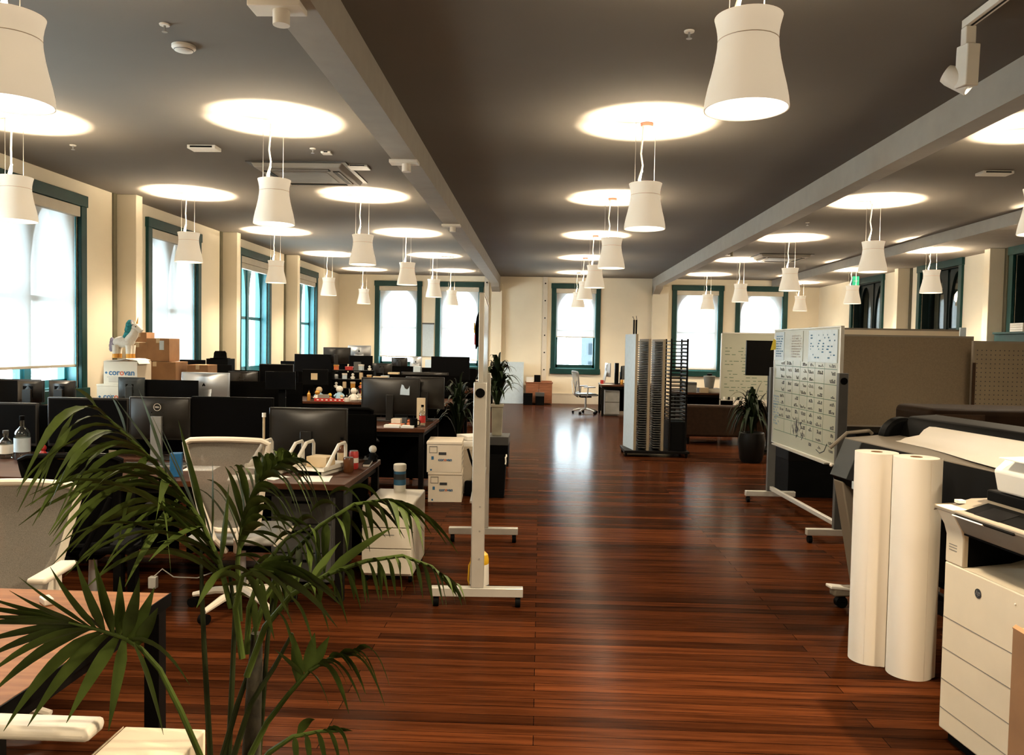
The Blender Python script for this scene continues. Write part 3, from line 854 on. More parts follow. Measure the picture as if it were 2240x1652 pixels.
# ------------------------------------------------------------------ monitors
monitor(-4.02, 5.78, 1.11, 0.62, 'black monitor at the left frame edge behind the clear bottle')
monitor(-3.28, 5.7, 1.165, 0.60, 'wide black monitor left of the one with the round emblem')
monitor(-2.75, 5.7, 1.18, 0.45, 'black monitor back with round emblem and grey stand', back=True, logo=True, h=0.31)
monitor(-2.225, 5.72, 1.19, 0.60, 'black monitor between the emblem monitor and the brown sheen one', style='matte')
monitor(-1.64, 5.62, 1.13, 0.56, 'monitor back with brown sheen above the white letter trays', back=True, h=0.36)
monitor(-5.0, 7.35, 1.20, 0.62, 'large black monitor against the leftmost window')
monitor(-4.62, 7.1, 1.205, 0.24, 'small grey display below the leftmost window, on the left', back=True, h=0.2)
monitor(-4.33, 7.1, 1.21, 0.24, 'small grey display just left of the white cartons', back=True, h=0.2)
monitor(-4.60, 8.85, 1.165, 0.30, 'small bluish display in front of the white lettered cartons', style='slate', back=True, h=0.25)
monitor(-4.17, 8.9, 1.14, 0.62, 'wide black monitor right of the cartons', style='matte')
monitor(-3.86, 9.1, 1.225, 0.56, 'pale grey computer back above the middle chair', style='silver', back=True)
monitor(-2.92, 8.9, 1.26, 0.34, 'black monitor right of the middle chair', style='matte')
monitor(-1.67, 8.9, 1.215, 0.66, 'large dark computer back with a white sticker', back=True, h=0.42)
monitor(-1.30, 9.0, 1.225, 0.44, 'brownish monitor just left of the whiteboard edge', back=True, h=0.36)
monitor(-5.38, 12.2, 1.29, 0.40, 'bluish black monitor by the second left window', style='matte')
monitor(-4.92, 12.2, 1.22, 0.31, 'black monitor beside the one with the black hat', style='matte')
monitor(-4.55, 12.1, 1.13, 0.46, 'grey monitor back right of the black hat', back=True)
monitor(-4.1, 12.3, 1.245, 0.54, 'black monitor under the third left window')
monitor(-3.45, 12.15, 1.18, 0.40, 'black monitor with pale sticky note, fourth row', style='matte')
monitor(-4.45, 15.5, 1.36, 0.72, 'broad black monitor below the last left window', style='matte')
monitor(-4.0, 15.6, 1.50, 0.54, 'raised dark grey monitor in front of the back corner', back=True)
monitor(-3.62, 15.9, 1.545, 0.46, 'pale silver computer back near the back corner', style='silver', back=True)
monitor(-3.48, 15.4, 1.35, 0.46, 'black monitor just right of the silver computer', style='matte', h=0.3)
monitor(-3.06, 15.4, 1.21, 0.37, 'small dark monitor below the first back window', back=True)
monitor(-1.75, 15.5, 1.36, 0.75, 'large black monitor below the second back window', style='matte')
monitor(-3.33, 18.8, 1.27, 0.38, 'dark blue monitor in front of the first back window', back=True)
monitor(-2.93, 18.75, 1.30, 0.28, 'pale blue display in front of the first back window', style='silver', back=True, h=0.3)
monitor(-2.2, 15.2, 1.06, 0.9, 'long low dark teal display left of the big black monitor', back=True, h=0.26)
st = tag(MB().prism([(0, 0), (0.105, -0.005), (0.107, 0.10), (0.095, 0.075), (0.078, 0.06), (0.055, 0.07), (0.038, 0.105), (0.018, 0.115), (0.004, 0.06)], 'y', -0.0008, 0.0008).build('patch', 'bpaper'), 'jagged white sticker on the large dark computer back', 'patch')
st.location = (-1.555, 8.838, 1.03)  # flat jagged white shape on the computer back
nt_ = tag(MB().box(-0.05, 0.05, -0.0008, 0.0008, -0.05, 0.05).build('sticky_note', 'skin_light'), 'pale sticky note on a black monitor in the fourth row', 'note')
nt_.location = (-3.46, 12.131, 1.07)

# ------------------------------------------------------------------ chairs
ch1 = make_chair('white framed mesh chair at the left frame edge behind the oak table', (-2.26, 3.12, 0), PI+0.12, top=0.945, back_h=0.46, back_w=0.56)
make_chair('white framed mesh chair behind the palm, back to the camera', (-1.755, 4.66, 0), 0.06, top=1.04, back_h=0.50, back_w=0.46, arms=False)
c3 = dup(ch1, (-3.98, 10.70, 0), 0.1, 'white mesh chair back peeking over the dark monitors'); c3.scale = (0.9, 0.9, 1.03)
ch4 = make_chair('white armed chair at the bottom left corner, only its arm rests showing', (-1.225, 1.41, 0), -PI/2, top=0.82, back_w=0.5)
ch4.scale = (1, 1, 1.14)
for o in ch4.children:
    if o.name.startswith('arm_pad'): o.location.y = 0.12
ch5 = make_chair('grey mesh chair at the far end of the aisle', (1.10, 19.2, 0), -PI/2+0.25, frame='silver', mesh='mesh', seat='dgrey', base='alu', top=1.0)
for x, y, r_, lab in ((-1.9, 7.7, 0.3, 'black mesh chair tucked in at the third desk row'), (-3.2, 7.6, -0.2, 'black mesh chair behind the round emblem monitor'), (-2.50, 4.38, 0.15, 'black mesh chair half hidden behind the upper palm fronds'), (-2.9, 14.4, 0.1, 'black chair at the fifth desk row')):
    if lab.startswith('black mesh chair tucked'): chb = make_chair(lab, (x, y, 0), r_, frame='black', mesh='black', seat='black', base='blackmetal', top=0.97)
    else: dup(chb, (x, y, 0), r_, lab)

# ------------------------------------------------------------------ small things
def bottle(name, label, loc, h, r, m, cap, lab_m=None, cat='bottle', neck=0.35):
    b = thing(name, label, cat, loc)
    MB().lathe([(0, 0), (r*0.94, 0), (r, 0.006), (r, h*0.58), (r*0.85, h*0.66), (r*neck, h*0.76), (r*neck, h*0.92), (0, h*0.92)], seg=22).build('body', m, b)
    MB().lathe([(r*neck*1.08, h*0.90), (r*neck*1.12, h*0.91), (r*neck*1.1, h), (0, h)], seg=16).build('cap', cap, b)
    if lab_m: MB().lathe([(r*1.012, h*0.18), (r*1.012, h*0.5)], seg=22).build('label', lab_m, b)
    return b
def can(name, label, loc, h, r, m, lid='silver', cat='can', band=None):
    b = thing(name, label, cat, loc)
    MB().lathe([(0, 0), (r*0.85, 0), (r, 0.008), (r, h-0.012), (r*0.88, h-0.002), (0, h-0.002)], seg=22).build('body', m, b)
    MB().lathe([(r*0.86, h-0.002), (r*0.88, h+0.001), (0, h-0.001)], seg=22).build('lid', lid, b)
    if band: MB().lathe([(r*1.01, h*0.35), (r*1.01, h*0.62)], seg=22).build('label', band, b)
    return b
def mug(label, loc, m, r=0.04, h=0.09):
    b = thing('mug', label, 'mug', loc)
    MB().lathe([(0, 0), (r*0.92, 0), (r, 0.006), (r, h), (r-0.004, h), (r-0.004, 0.008), (0, 0.008)], seg=20).build('cup', m, b)
    MB().tube([(r-0.002, 0, h*0.8), (r+0.022, 0, h*0.75), (r+0.027, 0, h*0.5), (r+0.02, 0, h*0.25), (r-0.002, 0, h*0.2)], 0.005, 8).build('handle', m, b)
    return b
def sheet_(label, loc, rz, w, l, m='paper', name='paper_sheet', t=0.003, group='loose papers on the desks'):
    o = MB().slab([[(-w/2+w*i/3, -l/2+l*j/3, t+0.004*math.sin(i*2.1+j)*(1 if i in (0,3) else 0)) for i in range(4)] for j in range(4)], t, (0, 0, 1)).build(name, m)
    o.location = loc; o.rotation_euler = (0, 0, rz); tag(o, label, 'paper', group); return o
def book(label, loc, rz, w, l, h, m, name='book'):
    b = thing(name, label, 'book', loc, rz)
    MB().box(-w/2+0.004, w/2-0.003, -l/2+0.003, l/2-0.003, 0.002, h-0.002).build('pages', 'paper', b)
    MB().box(-w/2, w/2, -l/2, l/2, h-0.002, h).box(-w/2, w/2, -l/2, l/2, 0, 0.002).box(-w/2, -w/2+0.003, -l/2, l/2, 0, h).build('cover', m, b)
    return b
def small_box(name, label, loc, s, m, rz=0, cat='box', lid=None):
    b = thing(name, label, cat, loc, rz)
    MB().box(-s[0]/2, s[0]/2, -s[1]/2, s[1]/2, 0, s[2]*0.78 if lid else s[2]).build('body', m, b, bevel=0.003)
    if lid: MB().box(-s[0]/2-0.003, s[0]/2+0.003, -s[1]/2-0.003, s[1]/2+0.003, s[2]*0.72, s[2]).build('lid', lid, b, bevel=0.003)
    return b
def figurine(label, loc, m, m2, h=0.12):
    b = thing('figurine', label, 'figurine', loc)
    MB().lathe([(0, 0), (h*0.26, 0), (h*0.30, h*0.08), (h*0.22, h*0.42), (h*0.13, h*0.55), (0, h*0.56)], seg=16).build('body', m, b)
    MB().sphere((0, 0, h*0.74), h*0.24, seg=14).build('head', m2, b)
    MB().tube([(-h*0.2, 0, h*0.42), (-h*0.36, -h*0.1, h*0.25)], h*0.06, 6).tube([(h*0.2, 0, h*0.42), (h*0.36, -h*0.1, h*0.25)], h*0.06, 6).build('arms', m, b)
    return b
def bowl(label, loc, r, m):
    o = MB().lathe([(0, 0), (r*0.5, 0), (r*0.8, r*0.25), (r, r*0.55), (r*0.95, r*0.55), (r*0.75, r*0.28), (r*0.45, 0.006), (0, 0.006)], seg=24).build('bowl', m)
    o.location = loc; return tag(o, label, 'bowl')
def pen_cup(label, loc, m):
    b = thing('pen_cup', label, 'pen holder', loc)
    MB().lathe([(0, 0), (0.036, 0), (0.04, 0.1), (0.037, 0.1), (0.034, 0.006), (0, 0.006)], seg=18).build('cup', m, b)
    for k, mm in enumerate(('yellow', 'blue', 'white', 'red')):
        a = k*1.7; MB().cyl((0.012*math.cos(a), 0.012*math.sin(a), 0.008), (0.030*math.cos(a), 0.030*math.sin(a), 0.165), 0.004, seg=6).build('pen', mm, b)
    return b
# second desk row
can('drink_can', 'red drink can on the walnut desk end', (-1.275, 5.45, DZ), 0.125, 0.033, 'red', band='white')
bottle('bottle', 'dark brown bottle beside the red drink can', (-1.37, 5.5, DZ), 0.21, 0.032, 'brownglass', 'black', 'skin_light')
can('glass_jar', 'dark glass jar left of the red drink can', (-1.275, 5.30, DZ), 0.10, 0.035, 'brownglass', lid='dgrey', cat='jar')
sheet_('white paper at the front corner of the walnut desk', (-1.41, 5.0, DZ), 0.15, 0.19, 0.22)
sheet_('small white paper next to the white chair frame', (-1.66, 5.0, DZ), -0.5, 0.10, 0.14)
sheet_('papers under the letter trays', (-1.86, 4.99, DZ), 0.3, 0.2, 0.2)
book('dark notebook behind the red drink can', (-1.22, 5.65, DZ), 0.1, 0.05, 0.22, 0.02, 'black')
def letter_tray(label, loc, rz):
    t = thing('letter_tray', label, 'letter tray', loc, rz, 'white letter trays on the walnut desk')
    MB().box(-0.13, 0.13, -0.16, 0.16, 0.03, 0.036).box(-0.13, -0.125, -0.16, 0.16, 0.03, 0.06).box(0.125, 0.13, -0.16, 0.16, 0.03, 0.06).box(-0.13, 0.13, 0.155, 0.16, 0.03, 0.06).build('tray', 'white', t, bevel=0.003)
    for s in (-0.10, 0.10): MB().box(s-0.006, s+0.006, -0.13, 0.13, 0, 0.03).build('foot_rail', 'white', t)
    for s in (-0.122, 0.122):
        MB().tube([(s, -0.12, 0.04), (s, 0.05, 0.185), (s, 0.13, 0.19), (s, 0.145, 0.17), (s, 0.145, 0.04)], 0.012, 8).build('side_bracket', 'white', t)
    return t
t1 = letter_tray('white letter tray stand on the walnut desk, right one', (-1.47, 5.275, DZ), -0.25)
dup(t1, (-1.77, 5.30, DZ), -0.25, 'white letter tray stand below the brown sheen monitor, left one')
small_box('storage_box', 'small box of cards inside the right letter tray', (-1.46, 5.295, DZ+0.037), (0.15, 0.12, 0.07), 'skin_light', -0.25)
small_box('storage_box', 'small dark box inside the left letter tray', (-1.77, 5.31, DZ+0.037), (0.14, 0.14, 0.07), 'dgrey', -0.25)
ld = thing('desk_light_bar', 'slim white upright desk light left of the brown sheen monitor', 'desk lamp', (-1.955, 5.6, DZ))
MB().lathe([(0, 0), (0.05, 0), (0.05, 0.012), (0, 0.014)], seg=20).build('base', 'white', ld)
MB().cyl((0, 0, 0.01), (0, 0, 0.36), 0.009, seg=10).build('post', 'skin_light', ld)
MB().cyl((0, 0, 0.33), (0, 0, 0.36), 0.014, seg=10).build('tip', 'flap', ld)
bottle('bottle', 'large clear bottle with black square label on the left desk', (-3.66, 5.52, DZ), 0.31, 0.052, 'clear', 'black', 'bpaper', neck=0.3)
bottle('bottle', 'shorter clear bottle at the left frame edge', (-3.80, 5.55, DZ), 0.2, 0.045, 'clear', 'dgrey', 'paper', neck=0.4)
figurine('small red figurine right of the clear bottle', (-3.56, 5.6, DZ), 'red', 'red', 0.1)
mug('small yellow mug in front of the wide black monitor', (-3.25, 5.3, DZ), 'yellow', 0.03, 0.06)
mug('white mug behind the left palm fronds', (-2.95, 5.25, DZ), 'white')
sheet_('paper glimpsed through the upper palm fronds', (-2.85, 5.05, DZ), 0.4, 0.2, 0.28)
sheet_('paper beside the round emblem monitor stand', (-2.27, 5.3, DZ), 0.1, 0.2, 0.2)
small_box('blue_box', 'small bright blue box behind a palm frond', (-2.30, 4.98, DZ), (0.07, 0.07, 0.15), 'blue', 0.3)
kb = thing('keyboard', 'grey keyboard under the round emblem monitor', 'keyboard', (-2.62, 5.35, DZ), 0.1)
MB().box(-0.22, 0.22, -0.065, 0.065, 0, 0.016).build('body', 'greyp', kb, bevel=0.004)
MB().box(-0.21, 0.21, -0.055, 0.055, 0.016, 0.021).build('keys', 'dgrey', kb)
# oak table
lap = thing('stapled_report', 'white papers with a black spine on the oak table', 'papers', (-1.95, 2.1, 0.742), 0.9)
MB().box(-0.11, 0.11, -0.15, 0.15, 0, 0.01).build('pages', 'paper', lap); MB().box(-0.11, -0.095, -0.151, 0.151, 0.0, 0.012).build('spine', 'black', lap)
dup(lap, (-1.62, 1.98, 0.742), 0.75, 'second white report nearest the table edge at the left')
sheet_('white paper on the oak table under the lower palm frond', (-1.75, 2.42, 0.74), 0.5, 0.1, 0.17)
mug('pale blue mug on the oak table behind the palm', (-1.80, 2.2, 0.74), 'lblue', 0.035, 0.07)
small_box('eraser', 'small white and black eraser on the oak table', (-1.58, 2.5, 0.74), (0.03, 0.06, 0.02), 'white', 0.8)
# adaptor on the floor behind the palm
pa = thing('power_adaptor', 'white power adaptor hanging under the desk behind the palm', 'adaptor', (-2.46, 5.0, 0.0))
MB().box(-0.025, 0.025, -0.02, 0.02, 0, 0.075).build('body', 'white', pa, bevel=0.004)
MB().tube([(0.0, 0, 0.07), (0.05, 0.02, 0.12), (0.11, 0.05, 0.06), (0.2, 0.2, 0.012), (0.3, 0.5, 0.012)], 0.004, 6).build('lead', 'white', pa)
# waste bin etc below second desk
pd = thing('desk_pedestal', 'grey drawer pedestal under the walnut desk end', 'pedestal', (-1.52, 5.35, 0))
MB().box(-0.2, 0.2, -0.27, 0.27, 0.04, 0.62).build('carcass', 'dgrey', pd, bevel=0.004)
for k in range(3):
    d = MB().box(-0.195, 0.195, -0.292, -0.27, 0.05+k*0.19, 0.05+k*0.19+0.18).build('drawer', 'dgrey', pd, bevel=0.003)
    MB().box(-0.06, 0.06, -0.30, -0.292, 0.05+k*0.19+0.13, 0.05+k*0.19+0.145).build('handle', 'black', d)
# third desk row, aisle end
small_box('tissue_box', 'white patterned box on the third row desk end', (-1.52, 8.45, DZ), (0.10, 0.1, 0.07), 'carton')
small_box('camera', 'dark camera behind the white patterned box', (-1.50, 8.62, DZ), (0.13, 0.08, 0.10), 'dgrey', cat='camera', lid='black')
figurine('orange figurine on the third row desk end', (-1.38, 8.4, DZ), 'orange', 'orange', 0.07)
book('white spined book on the third row desk edge, left one', (-1.52, 8.22, DZ), PI/2, 0.12, 0.16, 0.025, 'paper')
book('white spined book on the third row desk edge, right one', (-1.36, 8.22, DZ), PI/2, 0.12, 0.13, 0.02, 'paper')
book('orange covered book under papers at the third row', (-1.50, 8.34, DZ), PI/2, 0.10, 0.16, 0.025, 'orange')
bottle('bottle', 'red labelled bottle on the third row desk end', (-1.23, 8.35, DZ), 0.23, 0.033, 'clear', 'black', 'red', neck=0.4)
small_box('card_panel', 'tall beige printed card behind the red labelled bottle', (-1.27, 8.52, DZ), (0.09, 0.03, 0.29), 'skin_light')
mug('black mug beside the red labelled bottle', (-1.31, 8.28, DZ), 'black')
figurine('tan figurine on the dark screen left of the white sticker computer', (-1.90, 8.4, DZ), 'skin_light', 'gold', 0.14)
bowl('pale bowl low on the dark third row desk', (-1.98, 8.2, DZ), 0.05, 'skin_light')
# cluttered fourth-row desk
items = [('figurine', -3.3, 11.75, 'white', 'gold', 0.16, 'white and gold figurine on the cluttered desk, leftmost'),
         ('figurine', -3.02, 11.95, 'lblue', 'white', 0.22, 'pale blue figurine at the middle of the cluttered desk'),
         ('figurine', -2.78, 11.85, 'white', 'white', 0.20, 'white figurine on the right of the cluttered desk'),
         ('figurine', -3.1, 11.7, 'orange', 'yellow', 0.12, 'orange figurine on the cluttered desk'),
         ('figurine', -2.62, 11.75, 'gold', 'gold', 0.13, 'gold figurine on the right corner of the cluttered desk'),
         ('figurine', -2.92, 11.68, 'white', 'skin_light', 0.10, 'small white figurine at the front of the cluttered desk'),
         ('figurine', -3.33, 11.95, 'lblue', 'skin_light', 0.2, 'pale blue figurine below the black monitor with note'),
         ('figurine', -2.60, 12.1, 'silver', 'white', 0.2, 'silver figurine at the back of the cluttered desk')]
for _, x, y, a, b, hh, lab in items: figurine(lab, (x, y, DZ), a, b, hh)
rs = thing('red_banner_strip', 'long red banner strip on the front edge of the cluttered desk', 'banner', (-3.07, 11.615, DZ))
MB().box(-0.24, 0.24, -0.008, 0.008, 0, 0.045).build('strip', 'red', rs)
for k in range(7): MB().box(-0.2+k*0.065, -0.17+k*0.065, -0.0095, -0.008, 0.015, 0.03).build('lettering', 'paper', rs)
small_box('name_plate', 'pale name plate above the red banner strip', (-3.18, 11.645, DZ+0.0), (0.17, 0.03, 0.10), 'inkgrey')
mug('small white cup right of the red banner strip', (-2.83, 11.63, DZ), 'white', 0.04, 0.06)
bowl('white bowl at the right end of the cluttered desk', (-2.6, 11.64, DZ), 0.075, 'flap')
sh_ = thing('desk_shelf', 'black two tier desk shelf at the back of the cluttered desk', 'shelf', (-2.91, 12.40, DZ))
for z in (0.16, 0.30, 0.44): MB().box(-0.33, 0.33, -0.10, 0.10, z-0.012, z).build('shelf_board', 'black', sh_)
for x in (-0.33, 0.318): MB().box(x, x+0.012, -0.10, 0.10, 0, 0.44).build('side_panel', 'black', sh_)
small_box('small_box', 'small pink box on top of the black desk shelf', (-2.98, 12.38, DZ+0.441), (0.11, 0.08, 0.055), 'red', lid='red')
q2 = random.Random(5)
kinds = [('white', 'white'), ('lblue', 'silver'), ('skin_light', 'gold'), ('silver', 'white'), ('gold', 'skin_light'), ('bpaper', 'white'), ('orange', 'gold')]
words = {'white': 'white', 'lblue': 'pale blue', 'skin_light': 'tan', 'silver': 'silver', 'gold': 'gold', 'bpaper': 'cool grey', 'orange': 'orange'}
tier = ('lower board', 'middle board', 'top board')
for j, z in enumerate((0.161, 0.301, 0.441)):
    for i in range(5):
        a_, b_ = kinds[(i*2+j*3) % 7]
        x = -2.91-0.26+0.13*i
        if j == 2 and i in (1, 2): continue
        lab = '%s trinket on the %s of the black desk shelf, %s' % (words[a_], tier[j], ('leftmost', 'second from left', 'middle', 'fourth from left', 'rightmost')[i])
        hh = q2.uniform(0.07, 0.11)
        if (i+j) % 3 == 0: figurine(lab, (x, 12.33, DZ+z), a_, b_, hh)
        elif (i+j) % 3 == 1: can('small_tin', lab, (x, 12.33, DZ+z), hh, 0.03, a_, lid=b_, cat='tin')
        else: small_box('small_box', lab, (x, 12.33, DZ+z), (0.07, 0.05, hh), a_, q2.uniform(-.4, .4), lid=b_)
pen_cup('pen cup on the cluttered desk', (-2.88, 12.1, DZ), 'dgrey')
pen_cup('pen cup near the white cup on the fourth desk row', (-2.72, 11.98, DZ), 'white')
small_box('white_board_sign', 'beige printed card standing behind the white sticker computer', (-2.45, 12.2, DZ), (0.23, 0.02, 0.36), 'skin_light')
small_box('storage_box', 'pale blue box beside the beige printed card', (-2.44, 12.5, DZ), (0.12, 0.1, 0.36), 'bpaper')
book('stack of pale papers right of the beige printed card', (-2.15, 12.1, DZ), 0.1, 0.25, 0.2, 0.10, 'paper', name='paper_stack')
bottle('bottle', 'small gold bottle on the cluttered desk', (-3.42, 11.72, DZ), 0.16, 0.025, 'gold', 'black')
# hat on a monitor and small things on the far desks
hat = thing('felt_hat', 'black felt hat on a carton by the second left window', 'hat', (-5.05, 12.45, 1.31))
MB().lathe([(0.0, 0.0), (0.15, 0.0), (0.155, 0.008), (0.10, 0.012), (0.095, 0.09), (0.075, 0.12), (0, 0.115)], seg=24).build('crown', 'fabric', hat)
MB().lathe([(0.101, 0.014), (0.103, 0.014), (0.101, 0.035), (0.099, 0.035)], seg=24).build('hat_band', 'black', hat)
small_box('tall_cabinet', 'black locker under the felt hat by the second left window', (-5.05, 12.45+0.02, DZ), (0.34, 0.3, 0.58), 'black')
small_box('desk_speaker', 'white patterned object on the far fifth desk row', (-3.5, 15.2, DZ), (0.12, 0.1, 0.5), 'dgrey')
mug('white mug right of the raised dark grey monitor', (-3.3, 15.05, DZ), 'white')
small_box('white_folder_box', 'white upright folder left of the large black monitor', (-2.42, 15.7, DZ), (0.14, 0.2, 0.42), 'bpaper')
small_box('white_folder_box', 'pale upright card between the two back windows', (-2.62, 18.7, DZ), (0.16, 0.1, 0.5), 'bpaper')
small_box('beige_box', 'beige box left of the long teal display', (-2.78, 15.1, DZ), (0.2, 0.15, 0.32), 'skin_light')
# small whiteboard on the back wall between the two left windows
pb = thing('wall_notice_board', 'narrow white notice board on the wall between the two left back windows', 'notice board', (-3.165, YB-0.03, 1.3))
MB().box(-0.16, 0.16, 0.0, 0.028, -0.05, 0.85).build('board', 'bpaper', pb)
MB().box(-0.17, 0.17, -0.01, 0.028, 0.85, 0.89).build('top_rail', 'dgrey', pb)
# ================================================================== cartons and unicorn by the left windows
def banker_box(label, loc, rz, s=(0.42, 0.33, 0.28), word=True, group='white lettered moving cartons', ts=0.088, lid=True, small=False):
    b = thing('moving_carton', label, 'carton', loc, rz, group)
    w, l, h = s[0]/2, s[1]/2, s[2]
    MB().box(-w, w, -l, l, 0, h*0.99).build('carton_body', 'carton', b, bevel=0.003)
    if lid: MB().box(-w-0.004, w+0.004, -l-0.004, l+0.004, h*0.93, h+0.004).build('lid', 'carton', b, bevel=0.003)
    if small:
        text('lettering', 'corovan', 0.042, 'inkblue', b, (0.01, -l-0.0015, h*0.42), (PI/2, 0, 0), bold=0.0012, accent=(3, 'inkorange'))
        MB().box(-w*0.32, w*0.12, -l-0.0015, -l, h*0.58, h*0.67).build('hand_hole', 'inkblack', b)
        MB().box(-w*0.86, -w*0.4, -l-0.0015, -l, h*0.84, h*0.87).box(-w*0.86, -w*0.83, -l-0.0015, -l, h*0.64, h*0.87).box(-w*0.43, -w*0.4, -l-0.0015, -l, h*0.64, h*0.87).box(-w*0.86, -w*0.4, -l-0.0015, -l, h*0.64, h*0.66).build('address_frame', 'inkgrey', b)
        MB().box(-w*0.74, -w*0.6, -l-0.0015, -l, h*0.42, h*0.53).box(-w*0.8, -w*0.7, -l-0.0015, -l, h*0.05, h*0.11).build('printed_symbol', 'inkblue', b)
        mb = MB()
        for k in range(4): mb.box(w, w+0.0015, -l*0.6, l*0.6, h*(0.2+0.17*k), h*(0.27+0.17*k))
        mb.build('printed_lines', 'inkgrey', b)
    elif word:
        text('lettering', 'corovan', ts, 'inkblue', b, (w*0.08, -l-0.0015, h*0.50), (PI/2, 0, 0), bold=0.0022, accent=(3, 'inkorange'))
        MB().prism([(-0.018, 0), (0, 0.018), (0.018, 0), (0, -0.018)], 'y', -l-0.0015, -l).build('printed_symbol', 'inkblue', b, loc=(-w*0.84, 0, h*0.49))
        mb = MB().box(-w*0.8, w*0.9, -l-0.001, -l, h*0.30, h*0.315)
        for k in range(4): mb.box(-w*0.7, w*0.5, -l-0.001, -l, h*(0.24-0.05*k), h*(0.255-0.05*k))
        mb.build('printed_lines', 'inkgrey', b)
    return b
banker_box('white lettered carton with open flap under the unicorn', (-5.175, 9.86, 1.032), -0.02, (0.43, 0.34, 0.29), ts=0.100, lid=False)
banker_box('white lettered carton half hidden behind the small bluish display', (-5.235, 9.84, 0.732), 0.0, (0.45, 0.36, 0.296), ts=0.098)
banker_box('plain white carton under the lettered cartons by the left wall', (-5.27, 9.86, 0.36), 0, (0.45, 0.36, 0.366), word=False)
banker_box('lowest white carton of the stack by the left wall', (-5.27, 9.86, 0.0), 0, (0.45, 0.36, 0.356), word=False)
fp = thing('packing_foam', 'white foam sheet spilling from the open carton beneath the unicorn', 'packing', (-5.15, 9.83, 1.322))
MB().slab([[(-0.2, -0.17, 0.006), (-0.05, -0.17, 0.012), (0.05, -0.17, 0.032), (0.13, -0.17, 0.02), (0.205, -0.17, 0.01)], [(-0.2, 0.16, 0.006), (-0.05, 0.16, 0.014), (0.05, 0.16, 0.032), (0.13, 0.16, 0.03), (0.2, 0.16, 0.012)]], 0.006, (0, 0, 1)).build('sheet', 'flap', fp)
MB().slab([[(0.12, -0.175, 0.03), (0.2, -0.178, 0.012), (0.225, -0.18, -0.03)], [(0.12, 0.1, 0.03), (0.2, 0.1, 0.012), (0.225, 0.1, -0.03)]], 0.006, (0, 0, 1)).build('loose_flap', 'flap', fp)
# unicorn pinata, facing right
u = thing('unicorn_pinata', 'white paper unicorn with teal mane standing on the lettered carton', 'pinata', (-5.215, 9.84, 1.357))
body = MB()
body.sphere((0.0, 0, 0.20), 0.1, (1.42, 0.72, 0.74), 18, 12)
body.tube([(0.06, 0, 0.21), (0.125, 0, 0.29), (0.145, 0, 0.36)], [0.068, 0.058, 0.048], 12)
body.sphere((0.150, 0, 0.385), 0.055, (1.0, 0.8, 0.9), 14, 10)
body.tube([(0.155, 0, 0.385), (0.205, 0, 0.352), (0.225, 0, 0.335)], [0.046, 0.036, 0.030], 12)
for x in (-0.085, 0.085):
    for y in (-0.042, 0.042): body.tube([(x, y, 0.16), (x, y, 0.05)], [0.040, 0.034], 12)
body.build('body', 'pinata', u)
for x in (-0.085, 0.085):
    for y in (-0.042, 0.042): MB().cyl((x, y, 0.0), (x, y, 0.052), 0.037, 0.035, seg=14).build('hoof', 'gold', u)
mane = MB()
for k in range(26):
    t = k/25; px_ = 0.13-0.075*t + R.uniform(-.012, .012); pz = 0.43-0.20*t
    mane.sphere((px_-0.035, R.uniform(-0.03, 0.03), pz), 0.028+0.014*R.random(), (1.1, 0.9, 1.2), 8, 6)
mane.build('mane', 'teale', u)
tl = MB()
for k in range(12):
    t = k/11; tl.sphere((-0.14-0.025*t, R.uniform(-.02, .02), 0.22-0.11*t), 0.028, (1, .8, 1.3), 8, 6)
tl.build('tail', 'lilac', u)
MB().sphere((0.115, -0.025, 0.435), 0.03, (0.8, 0.7, 1.4), 8, 6).build('forelock', 'lilac', u)
MB().tube([(0.168, 0, 0.43), (0.176, 0, 0.475), (0.182, 0, 0.515)], [0.012, 0.007, 0.001], 10).build('horn', 'gold', u)
for y in (-0.03, 0.03): MB().tube([(0.125, y, 0.425), (0.118, y*1.3, 0.47)], [0.018, 0.003], 8).build('ear', 'pinata', u)
MB().sphere((0.172, -0.043, 0.392), 0.007, seg=8, rings=6).build('eye', 'black', u)
# cardboard boxes
def cardboard(label, loc, s, rz=0):
    b = thing('cardboard_box', label, 'cardboard box', loc, rz, 'brown cardboard boxes by the second left window')
    MB().box(-s[0]/2, s[0]/2, -s[1]/2, s[1]/2, 0, s[2]).build('carton_body', 'card', b, bevel=0.004)
    MB().box(-0.025, 0.025, -s[1]/2-0.001, s[1]/2+0.001, s[2]-0.06, s[2]+0.0012).build('packing_tape', 'skin_light', b)
cardboard('brown cardboard box at the top left of the cardboard stack', (-5.27, 10.42, 1.555), (0.22, 0.22, 0.13))
cardboard('tall brown cardboard box with a pale label near the top of the stack', (-4.98, 10.40, 1.31), (0.30, 0.3, 0.30))
cardboard('brown cardboard box below the top left one in the stack', (-5.26, 10.38, 1.31), (0.26, 0.24, 0.24))
cardboard('wide brown cardboard box in the middle of the stack', (-5.02, 10.42, 1.02), (0.56, 0.36, 0.285))
cardboard('wide brown cardboard box second from the bottom of the stack', (-4.98, 10.44, 0.68), (0.62, 0.38, 0.335))
cardboard('lowest brown cardboard box of the stack behind the white cartons', (-4.98, 10.46, 0.0), (0.62, 0.4, 0.67))
cardboard('small brown cardboard box right of the stack under the window', (-4.50, 10.5, 0.0), (0.28, 0.3, 1.27))
lb = tag(MB().box(-0.03, 0.03, -0.0008, 0.0008, -0.06, 0.06).build('shipping_label', 'bpaper'), 'pale shipping label on the tall cardboard box', 'label')
lb.location = (-4.93, 10.2485, 1.52)

